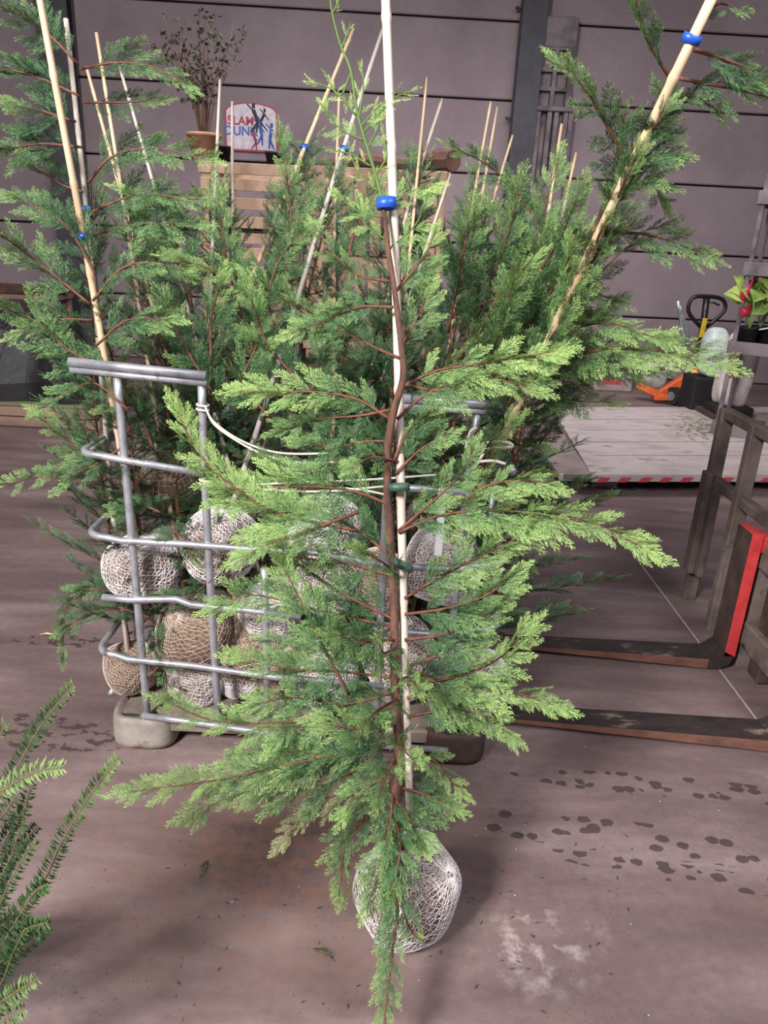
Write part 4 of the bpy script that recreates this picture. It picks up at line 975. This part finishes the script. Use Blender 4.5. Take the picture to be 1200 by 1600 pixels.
exR = [(RP((1085, 78), (1130, 92), (1170, 110), (1215, 150)), dict(bright=.1, Lmax=.12, step=.016)), (RP((1060, 122), (1110, 132), (1150, 140), (1215, 155)), dict(bright=.1, Lmax=.12, step=.016)),
       (RP((1050, 125), (1030, 95), (1005, 45), (990, -15)), dict(bright=.05, Lmax=.12, step=.016)), (RP((1090, 30), (1125, 5), (1160, 20)), dict(bright=.1, Lmax=.08, step=.018)),
       (RP((982, 252), (945, 190), (915, 140), (878, 102)), dict(bright=.1, Lmax=.15, step=.018)), (RP((1015, 205), (1035, 165), (1028, 140)), dict(bright=-.05, Lmax=.11, step=.014)), (RP((1020, 190), (1065, 150), (1110, 165), (1125, 180)), dict(bright=.0, Lmax=.11, step=.016)),
       (RP((985, 250, -.04), (1000, 215, -.06), (1050, 212, -.04)), dict(bright=-.05, Lmax=.12, step=.014)), (RP((960, 300), (990, 260, -.06), (1020, 240, -.06), (1055, 245)), dict(bright=.05, Lmax=.14, step=.014)), (RP((955, 330), (985, 290, -.07), (1020, 290, -.06), (1040, 320)), dict(bright=.15, Lmax=.15, step=.013)),
       (RP((945, 365), (1000, 365), (1050, 378), (1112, 402)), dict(bright=.15, Lmax=.14, step=.016)), (RP((985, 270), (965, 240), (975, 190)), dict(bright=0, Lmax=.14, step=.016)), (RP((955, 340, -.04), (975, 285, -.12), (1000, 235, -.12)), dict(bright=.1, Lmax=.12, step=.013)), (RP((1000, 235, -.03), (1025, 195, -.09), (1050, 160, -.08)), dict(bright=.0, Lmax=.10, step=.012)), (RP((925, 410, -.03), (935, 370, -.12), (950, 340, -.14)), dict(bright=.1, Lmax=.12, step=.013)), (RP((940, 400, -.04), (950, 350, -.08), (975, 300, -.08)), dict(bright=.1, Lmax=.14, step=.013)), (RP((900, 480, -.04), (915, 430, -.09), (945, 380, -.09)), dict(bright=.15, Lmax=.15, step=.013)), (RP((860, 540, -.04), (880, 480, -.10), (905, 430, -.10)), dict(bright=.15, Lmax=.16, step=.014)), (RP((820, 620, -.04), (840, 560, -.10), (880, 500, -.12)), dict(bright=.1, Lmax=.17, step=.014)), (RP((780, 680, -.04), (800, 620, -.12), (850, 580, -.14)), dict(bright=.1, Lmax=.17, step=.014)), (RP((740, 780, -.04), (760, 700, -.12), (800, 660, -.14)), dict(bright=.1, Lmax=.16, step=.016)),
       (RP((895, 470), (935, 430), (975, 390), (1010, 375)), dict(bright=0, Lmax=.10)), (RP((880, 500), (930, 490), (975, 462)), dict(bright=-.1, Lmax=.09)), (RP((880, 440), (900, 390), (930, 350)), dict(bright=.1, Lmax=.12)),
       (RP((800, 590, .1), (880, 560), (960, 545, -.1), (1060, 552, -.2), (1120, 566, -.22)), dict(bright=.25, Lmax=.20, step=.016, rad=(.007, .0018))), (RP((800, 560, .1), (880, 520), (950, 505, -.1), (1030, 530, -.2)), dict(bright=.12, Lmax=.17)),
       (RP((760, 620, .1), (840, 610), (890, 625), (955, 628)), dict(bright=.05, Lmax=.14)), (RP((760, 640), (800, 690), (850, 700)), dict(bright=-.05, Lmax=.13)), (RP((780, 600), (850, 560), (920, 560), (990, 590)), dict(bright=-.1, Lmax=.14)),
       (RP((760, 560), (840, 490), (900, 450), (960, 470)), dict(bright=.05, Lmax=.16)), (RP((740, 540), (780, 460), (830, 410)), dict(bright=.15, Lmax=.16)), (RP((720, 640), (770, 560), (800, 520)), dict(bright=.1, Lmax=.16)),
       (RP((720, 560, .15), (760, 460, .15), (790, 380, .12), (810, 300, .1)), dict(bright=.05, Lmax=.19, step=.016)), (RP((700, 520, .1), (720, 420, .1), (735, 340, .1)), dict(bright=.05, Lmax=.18, step=.016)),
       (RP((800, 500, .1), (840, 430, .08), (880, 360, .08), (900, 310, .08)), dict(bright=.1, Lmax=.18, step=.016)), (RP((780, 560, .0), (830, 500, -.02), (870, 440, -.04), (890, 400, -.05)), dict(bright=.1, Lmax=.19, step=.016)),
       (RP((720, 620, 0), (760, 560, -.05), (790, 500, -.08), (800, 440, -.1)), dict(bright=.15, Lmax=.18, step=.016)), (RP((800, 580, .05), (870, 590, .05), (940, 575, 0), (1010, 580, -.05)), dict(bright=.0, Lmax=.17, step=.016)),
       (RP((740, 480, .1), (800, 460, .1), (860, 470, .05), (930, 490, 0)), dict(bright=0, Lmax=.17, step=.016)), (RP((720, 680, .05), (790, 650, .05), (850, 640, .0)), dict(bright=-.1, Lmax=.16, step=.016)),
       (RP((730, 760), (790, 740), (850, 740)), dict(bright=-.1, Lmax=.14)), (RP((740, 830), (790, 850), (830, 885)), dict(bright=-.1, Lmax=.12)), (RP((730, 960), (780, 960), (820, 985)), dict(bright=-.1, Lmax=.12))]
rt = sapling('tall cypress leaning far right on a thick tan stake, blue tie near its top', (690, 882), 2.2, .125, None, 2, 0, 0, 'cane', (.0105, .0100), [(1088, 62)], T=Rt, crown=False, extra=exR)
m = MB(); m.tube(np.array(smooth_path(RP((690, 860), (760, 720), (840, 560), (885, 450), (925, 370), (950, 310), (985, 250), (1005, 215), (1045, 120), (1082, 50), (1112, -20)), 4))-Rb, np.linspace(.012, .002, 41), 8); m.build('trunk', 'bark', rt, True)
# ================================================================== the main tree
MB0 = atY(636, 1402, 1.355)
def atM(px, py, dy=0.):       # plane of the leaning main stem
    d = ray(px, py); k = .24; t = (1.30-k*.15+k*H+dy)/(d[1]-k*d[2]); return CC+d*t
def MP(*pts): return [atM(p[0], p[1], p[2] if len(p) > 2 else 0) for p in pts]
mt = empty('cypress_tree', (MB0[0], MB0[1], 0)); moff = np.array([MB0[0], MB0[1], 0])
shp = ball_shape(31); sc = (.124, .118, .150); MB0[2] = .145
bm = ball_mesh('root_ball', shp, (1, .96, 1.2)); b = link('root_ball', bm, mt); b.location = (0, 0, .135); b.rotation_euler = (.12, .10, .5); b.scale = (.113,)*3
link('root_net', net_mesh('root_net', shp, (1, .96, 1.2), 77, nm=64, wd=.0052, mat='net', layers=2), b)
tr = smooth_path(MP((612, 1330, -.03), (622, 1180), (617, 1060), (616, 960), (611, 860), (606, 780), (606, 700, -.01), (616, 640, -.03), (630, 590, -.04), (627, 540, -.04), (616, 450, -.03), (606, 385, -.03), (598, 318, -.02)), 5)
tr[0] = [MB0[0]-.02, MB0[1], .25]
m = MB(); m.tube(tr-moff, np.concatenate([np.linspace(.0112, .0085, 30), np.linspace(.009, .004, len(tr)-30)]), 10); m.build('trunk', 'bark', mt, True)
ld = smooth_path(MP((598, 318), (586, 270), (566, 205), (556, 165), (548, 110), (532, 70), (519, 20), (514, -20)), 4)
m = MB(); m.tube(ld-moff, np.linspace(.004, .0018, len(ld)), 8); lo = m.build('leader', 'leaf_new', mt, True)
m.v = []; lo['label'] = 'pale green leading shoot'
A, B_ = atM(639, 1210, .01), atM(603, -30, .01); D = nrm(B_-A); A = A-D*.25; Ls = np.linalg.norm(B_-A)
me = cane_mesh(Ls, .0100, .0094, 'bamboo', 9); s = link('bamboo_stake', me, mt); Rm = rotZto(D)
s.matrix_local = Matrix([list(Rm[i])+[float((A-moff)[i])] for i in range(3)]+[[0, 0, 0, 1]])
ring_tie('blue_tie', atM(604, 318, -.02)-moff, D, .0125, mt, 'blue', .011)['label'] = 'bright blue tape tie'
ring_tie('green_tie', atM(623, 761, -.015)-moff, D, .015, mt, 'dgreen', .008); ring_tie('green_tie', atM(629, 883, -.015)-moff, nrm(D+[.5, 0, 0]), .015, mt, 'dgreen', .007)
def mbr(pts, **kw):
    kw.setdefault('rad', (.0038, .0011)); kw.setdefault('n', (0, -.8, .6)); kw.setdefault('step', .0175); return add_branch(MP(*pts), mt, moff, **kw)
MAIN = [  # left side, top to bottom
 ([(612, 440), (560, 430), (520, 395), (490, 350)], dict(bright=.1, Lmax=.09)), ([(614, 480, -.03), (560, 480), (510, 500), (455, 520)], dict(bright=.15, Lmax=.11)),
 ([(614, 460), (640, 430), (664, 400), (680, 362)], dict(bright=.25, Lmax=.10)), ([(624, 545), (650, 500), (672, 450)], dict(bright=.2, Lmax=.12)),
 ([(626, 560), (590, 545), (540, 520), (480, 505)], dict(bright=.0, Lmax=.12)), ([(610, 655), (560, 625), (500, 613), (430, 612), (372, 612)], dict(bright=.3, Lmax=.14)),
 ([(612, 640), (560, 650), (500, 655), (440, 672)], dict(bright=.05, Lmax=.13)), ([(620, 690), (570, 690), (520, 700), (470, 690)], dict(bright=.05, Lmax=.12)),
 ([(614, 790), (540, 765), (440, 760), (360, 765), (318, 742, -.08)], dict(bright=.35, Lmax=.17)), ([(560, 830, -.05), (430, 800, -.08), (340, 740, -.1), (300, 690, -.1), (278, 645, -.1)], dict(bright=.45, Lmax=.15)),
 ([(612, 870), (560, 830), (500, 800), (440, 790)], dict(bright=.1, Lmax=.14)), ([(612, 900), (540, 880), (460, 870), (390, 850)], dict(bright=.2, Lmax=.13)),
 ([(620, 970), (540, 930), (480, 890), (430, 850)], dict(bright=.1, Lmax=.15)), ([(616, 980), (550, 965), (480, 950), (400, 930), (345, 945)], dict(bright=.15, Lmax=.16)),
 ([(545, 1085, -.08), (510, 1020, -.1), (480, 960, -.1), (440, 880, -.1)], dict(bright=.15, Lmax=.14)), ([(620, 1060), (540, 1050), (460, 1045), (380, 1030)], dict(bright=.15, Lmax=.16)),
 ([(620, 1080), (540, 1100), (460, 1090), (400, 1100)], dict(bright=.05, Lmax=.15)), ([(618, 1120), (520, 1120), (420, 1130), (330, 1125), (258, 1095, -.05)], dict(bright=.25, Lmax=.15)),
 ([(618, 1160), (540, 1175), (430, 1200), (330, 1220), (205, 1237, -.05)], dict(bright=.25, Lmax=.15)), ([(612, 1190), (540, 1210), (450, 1230), (370, 1240), (300, 1270)], dict(bright=.15, Lmax=.16)),
 ([(610, 1220), (540, 1235), (490, 1260), (440, 1315)], dict(bright=.2, Lmax=.13, mat='leaf_dry')), ([(610, 1250), (570, 1280), (540, 1320), (530, 1400)], dict(bright=.1, Lmax=.12)),
 ([(625, 1150), (570, 1180), (500, 1180), (440, 1160)], dict(bright=.0, Lmax=.16)),
 # right side
 ([(628, 605), (680, 580), (740, 570), (800, 560), (872, 548)], dict(bright=.5, Lmax=.14)), ([(628, 600), (690, 610), (760, 590), (845, 612)], dict(bright=.35, Lmax=.12)), ([(620, 655), (660, 620), (700, 600), (740, 585)], dict(bright=.1, Lmax=.12)),
 ([(618, 740), (660, 700), (700, 680)], dict(bright=.15, Lmax=.12)), ([(615, 720), (640, 670), (680, 640)], dict(bright=.05, Lmax=.12)), ([(622, 832), (690, 805), (770, 798), (850, 804), (930, 820), (1012, 858, -.05)], dict(bright=.42, Lmax=.16)),
 ([(622, 830), (680, 780), (720, 740), (740, 700)], dict(bright=.15, Lmax=.12)), ([(700, 800), (760, 760), (820, 750), (870, 760)], dict(bright=.3, Lmax=.12)), ([(632, 935), (690, 900), (750, 870), (830, 830)], dict(bright=.3, Lmax=.16)),
 ([(632, 960), (700, 950), (760, 930), (800, 900)], dict(bright=.15, Lmax=.15)), ([(632, 1000), (700, 990), (760, 965), (800, 920)], dict(bright=.1, Lmax=.14)), ([(635, 1070), (700, 1060), (770, 1035), (822, 985)], dict(bright=.35, Lmax=.16)),
 ([(636, 1090), (710, 1085), (790, 1080), (872, 1104)], dict(bright=.4, Lmax=.15)), ([(636, 1120), (700, 1110), (760, 1120), (800, 1150)], dict(bright=.2, Lmax=.13)), ([(640, 1170), (680, 1190), (700, 1215), (728, 1242)], dict(bright=.4, Lmax=.10)),
 ([(620, 1230), (660, 1240), (712, 1262)], dict(bright=.1, Lmax=.12)), ([(640, 1040), (700, 1020), (740, 1010)], dict(bright=.0, Lmax=.13)),
 ([(612, 700, .06), (540, 720, .08), (470, 740, .1), (420, 720, .1)], dict(bright=-.05, Lmax=.15)), ([(614, 980, .06), (560, 1010, .08), (480, 1015, .08), (420, 1000, .08)], dict(bright=.0, Lmax=.13)), ([(618, 1100, .05), (540, 1140, .06), (460, 1160, .06), (380, 1180, .06)], dict(bright=-.05, Lmax=.16)),
 ([(624, 1050, .06), (680, 1060, .08), (740, 1080, .08), (780, 1070, .08)], dict(bright=-.1, Lmax=.12)), ([(560, 800, -.05), (480, 830, -.1), (420, 850, -.12), (380, 870, -.12)], dict(bright=.2, Lmax=.14)),
 # towards the camera
 ([(622, 1010), (600, 1020, -.12), (590, 1000, -.24)], dict(bright=.2, Lmax=.13)), ([(624, 1060), (640, 1060, -.12), (655, 1080, -.25)], dict(bright=.25, Lmax=.13)), ([(624, 1090), (590, 1110, -.14), (570, 1130, -.24)], dict(bright=.15, Lmax=.14)),
 ([(620, 1140), (630, 1170, -.12), (650, 1190, -.2)], dict(bright=.2, Lmax=.12)), ([(618, 1180), (600, 1220, -.1), (590, 1250, -.16)], dict(bright=.1, Lmax=.13)), ([(614, 1230), (610, 1280, -.08), (600, 1340, -.13)], dict(bright=.1, Lmax=.12)),
 ([(614, 1270), (640, 1290, -.05), (665, 1330, -.10)], dict(bright=.2, Lmax=.09)), ([(612, 1300, -.02), (622, 1400, -.14), (614, 1480, -.20), (604, 1560, -.26), (600, 1625, -.3)], dict(bright=.12, Lmax=.105, step=.010, rad=(.004, .002), n=(0, -1, .2))),
 ([(616, 1290, -.04), (590, 1370, -.10), (572, 1420, -.14)], dict(bright=.1, Lmax=.11, step=.012)), ([(616, 1270, -.04), (625, 1330, -.12), (610, 1400, -.15)], dict(bright=.1, Lmax=.11, step=.012)), ([(618, 1250, -.04), (640, 1280, -.06), (655, 1310, -.08)], dict(bright=.1, Lmax=.12, step=.012)), ([(618, 1380, -.12), (640, 1450, -.15), (660, 1470, -.15)], dict(bright=.1, Lmax=.05, step=.016)),
 ([(621, 900), (600, 880, -.1), (560, 860, -.15)], dict(bright=.15, Lmax=.13)), ([(620, 1000), (560, 1000, -.1), (520, 990, -.16)], dict(bright=.1, Lmax=.14)),
 ([(622, 1130), (570, 1140, -.1), (500, 1130, -.14)], dict(bright=.2, Lmax=.14)), ([(620, 1200), (560, 1240, -.04), (540, 1270, -.06)], dict(bright=.1, Lmax=.13)),
 ([(620, 720), (580, 715, -.05), (545, 735, -.1)], dict(bright=.2, Lmax=.10)), ([(620, 1210), (650, 1230, .03), (690, 1240, .05)], dict(bright=.0, Lmax=.12))]
for p, kw in MAIN: mbr(p, **kw)
THIN = [([(556, 180), (520, 140), (478, 128)], .06), ([(562, 200), (600, 160), (655, 138)], .06), ([(566, 210), (600, 170), (640, 150)], .045), ([(560, 190), (568, 130), (560, 95)], .05), ([(548, 115), (530, 150), (505, 110)], .045),
        ([(570, 220), (530, 200), (500, 160)], .07), ([(572, 235), (590, 200), (594, 170)], .07), ([(580, 260), (545, 240), (512, 235)], .06), ([(586, 275), (605, 240), (596, 195)], .06), ([(592, 300), (560, 270), (545, 225)], .06),
        ([(534, 75), (540, 60), (548, 35)], .035), ([(520, 20), (528, 5), (530, -10)], .03), ([(600, 330), (640, 300), (690, 290)], .08), ([(604, 375), (570, 350), (560, 310)], .08), ([(606, 390), (650, 350), (670, 300)], .08), ([(598, 340), (560, 330), (520, 300)], .07)]
for p, l in THIN: mbr(p, Lmax=l, bright=.45, step=.02, tpl=TPL_THIN if l < .07 else TPL_HI, rad=(.0025, .0012), mat='leaf_new' if l < .07 else 'leaf', wood='leaf_new', droop=0)
tag(mt, 'foreground cypress tied to a pale bamboo stake, its netted root ball on the open floor', 'tree')

# ================================================================== yew shrub at lower left
def yew():
    base = np.array([-1.05, .95, 0.]); r = empty('yew_shrub', base)
    pot('pot', '', (0, 0, 0), .12, .15, .20, 'potd', r)
    rg = np.random.default_rng(6); stem = MB(); hub = np.array([-1.02, .96, .24])
    S = [([(60, 1380), (20, 1460)], 0)]
    Ls = [([(-60, 1330, 1.05), (10, 1230, 1.05), (60, 1140, 1.05), (115, 1070, 1.05)], .1), ([(-40, 1260, .95), (20, 1225, .95), (60, 1205, .95), (97, 1200, .95)], .8), ([(-20, 1470, 1.0), (60, 1390, 1.0), (100, 1310, 1.0), (140, 1245, 1.0), (185, 1185, 1.0)], .25),
          ([(-30, 1500, .95), (10, 1390, .95), (55, 1310, .95)], .0), ([(-60, 1560, .95), (0, 1480, .95), (50, 1400, .95), (75, 1380, .95)], .1), ([(-40, 1600, .9), (20, 1470, .92), (75, 1440, .92)], .05),
          ([(-30, 1590, .85), (10, 1560, .85), (60, 1528, .85)], .5), ([(-60, 1300, 1.0), (-10, 1290, 1.0), (30, 1240, 1.0)], .1), ([(-60, 1500, 1.0), (-10, 1430, 1.0), (10, 1380, 1.0)], .0),
          ([(-70, 1480, 1.08), (-10, 1400, 1.08), (20, 1340, 1.08), (60, 1290, 1.08)], -.15), ([(-70, 1520, .98), (-20, 1460, .98), (30, 1440, .98), (70, 1460, .98)], -.1), ([(-70, 1560, 1.0), (-10, 1520, 1.0), (40, 1480, 1.0), (80, 1445, 1.0)], -.15), ([(-70, 1230, 1.1), (-20, 1180, 1.1), (10, 1130, 1.1)], .1), ([(-70, 1650, .9), (-20, 1600, .9), (10, 1560, .9), (40, 1540, .9)], .1), ([(-60, 1420, 1.0), (0, 1370, 1.0), (30, 1300, 1.0), (50, 1220, 1.0)], -.1), ([(-50, 1620, .9), (0, 1540, .9), (20, 1490, .9), (40, 1450, .9)], .0), ([(-60, 1450, 1.05), (0, 1330, 1.05), (40, 1260, 1.05)], -.1), ([(-30, 1620, .8), (10, 1590, .8), (40, 1575, .8)], .3)]
    for pts, br in Ls:
        P = [atY(*q) for q in pts]; Q = smooth_path(P, 8)
        root = smooth_path([hub, (hub+P[0])/2+[0, 0, .05], P[0]], 4); stem.tube(root-base, np.linspace(.008, .004, len(root)), 6)
        m = MB(); m.tube(Q-base, np.linspace(.0018, .0009, len(Q)), 6); b = m.build('branch', 'yewstem', r, True)
        V = []; T = []; seg = np.linalg.norm(np.diff(Q, axis=0), axis=1).sum(); N = int(seg/.0022)
        for j in range(N):
            u = j/N; k = u*(len(Q)-1); k0 = min(len(Q)-2, int(k)); o = Q[k0]+(Q[k0+1]-Q[k0])*(k-k0); d = nrm(Q[k0+1]-Q[k0])
            sd = nrm(np.cross(d, [0, -.8, .6]))*(1 if j % 2 else -1); up = nrm(np.cross(sd, d)); up = up if up[2] > 0 else -up
            e = nrm(d*rg.uniform(.55, .9)+sd*.8+up*rg.uniform(-.1, .7)); L = rg.uniform(.022, .031)*(1-.4*u**3); s_ = nrm(np.cross(e, up+rg.normal(0, .2, 3)))*.0022; lift = up*L*.12
            V.append(np.array([o-base, o+e*L*.5+s_+lift-base, o+e*L-base+lift*.4, o+e*L*.5-s_+lift-base])); t = min(1, max(0, .15+br+.45*u**2+rg.normal(0, .08))); T += [t*.8, t, t, t]
        link('needles', quads_mesh('needles', np.concatenate(V), np.array(T), 'yew'), b)
    stem.tube(smooth_path([(0, 0, .15), (.02, 0, .2), hub-base], 3), .014, 8)
    stem.build('trunk', 'bark', r, True)
    tag(r, 'dark green yew shrub reaching in from the lower left edge', 'shrub')
yew()

# ================================================================== twine, label band, fallen bits
def twine(lab, strands, rr=.0032):
    m = MB()
    for P in strands: m.tube(smooth_path(P, 6), rr, 6)
    o = m.build('twine', 'twine', None, True); tag(o, lab, 'twine'); return o
def F_(*pts): return [atF(p[0], p[1], p[2] if len(p) > 2 else -.02) for p in pts]
def wrap(px, py, rx=.016):
    c = atF(px, py, .012); return [c+np.array([rx*math.cos(a), rx*math.sin(a), .004*math.sin(a*.5)]) for a in np.linspace(0, 6.28, 12)]
twine('upper double strand of white twine sagging from the cage post to the main tree', [F_((320, 634), (335, 660), (380, 690), (440, 708), (530, 708)), F_((322, 640), (340, 668), (400, 705), (460, 722), (540, 722)), wrap(317, 634), wrap(317, 641)])
twine('lower bundle of white twine running level across the cage front', [F_((318, 752), (380, 757), (440, 755), (520, 752), (600, 748), (680, 742)), F_((322, 756), (400, 762), (480, 760), (560, 765), (612, 775)), F_((330, 753), (400, 764), (500, 768), (600, 760)), wrap(321, 751), wrap(321, 757)])
twine('loop of pale twine knotted on the right part of the cage', [F_((730, 725), (745, 700), (770, 690), (795, 692), (800, 698), (780, 700), (760, 704), (742, 730)), F_((728, 700), (735, 675), (745, 668)), F_((742, 722), (770, 720), (790, 725))], .0045)
m = MB(); P = F_((690, 770, -.05), (688, 820, -.05), (684, 868, -.05)); 
for k in range(2): m.beam(P[k], P[k+1], .022, .002, up=(0, -1, 0))
tag(m.build('white_strap', 'tag'), 'short white strap hanging upright in the right part of the cage', 'strap')
def sprig(px, py, ang, L, lab, br=0., mat='sprig', tw=None):
    o = atZ(px, py, .006); rg = np.random.default_rng(int(px)); d = np.array([math.cos(ang), math.sin(ang), .02]); P = smooth_path([o, o+d*L*.5+[0, 0, .008], o+d*L], 4)
    b = MB(); b.tube(P, np.linspace(.0018, .001, len(P)), 5); r = b.build('fallen_sprig', 'twig', None, True); lv = Leaves(); grow(lv, P, np.array([0, 0, 1.]), rg, L*.55, L*.11, TPL_LO, br, droop=0, jit=.1); lv.build('foliage', mat, r); tag(r, lab, 'sprig')
sprig(322, 1345, -1.6, .055, 'dark green fallen sprig on the floor left of the root ball')
sprig(490, 1482, -.5, .05, 'small green sprig with a red twig on the floor left below the root ball', .3)
sprig(690, 1350, 1, .001+.03, 'tiny green sprig on the floor by the right side of the root ball') if False else None
m = MB(); q = atZ(72, 992, .004); m.add([q+[-.03, 0, 0], q+[0, .012, .006], q+[.035, .004, .002], q+[0, -.010, .008]], [(0, 3, 2, 1)]); tag(m.build('dry_leaf', 'cane'), 'pale dry leaf lying on the floor left of the cage', 'leaf')
rg = np.random.default_rng(44); m = MB()
for k in range(500):
    a = rg.normal(-.25, .45), rg.normal(1.55, .35)
    s_ = rg.uniform(.001, .0028); m.box((a[0], a[1], s_*.5), (s_*rg.uniform(1, 2.5), s_*1.3, s_), (rg.uniform(-.3, .3), 0, rg.uniform(0, 3)))
tag(m.build('soil_crumbs', 'soil'), 'loose soil crumbs scattered on the floor around the trees', 'soil', kind='stuff')
V = []
for k in range(60):
    q = atZ(rg.uniform(250, 1000), rg.uniform(1250, 1580), .003); a = rg.uniform(0, 6.28); d = np.array([math.cos(a), math.sin(a), .05]); s_ = np.array([-d[1], d[0], 0])*.0014; L = rg.uniform(.008, .02)
    V.append(np.array([q, q+d*L*.5+s_+[0, 0, .002], q+d*L, q+d*L*.5-s_+[0, 0, .002]]))
V = np.concatenate(V); o = link('fallen_needles', quads_mesh('fallen_needles', V, np.full(len(V), .1), 'sprig')); tag(o, 'loose dark needles strewn over the foreground floor', 'needles', kind='stuff')
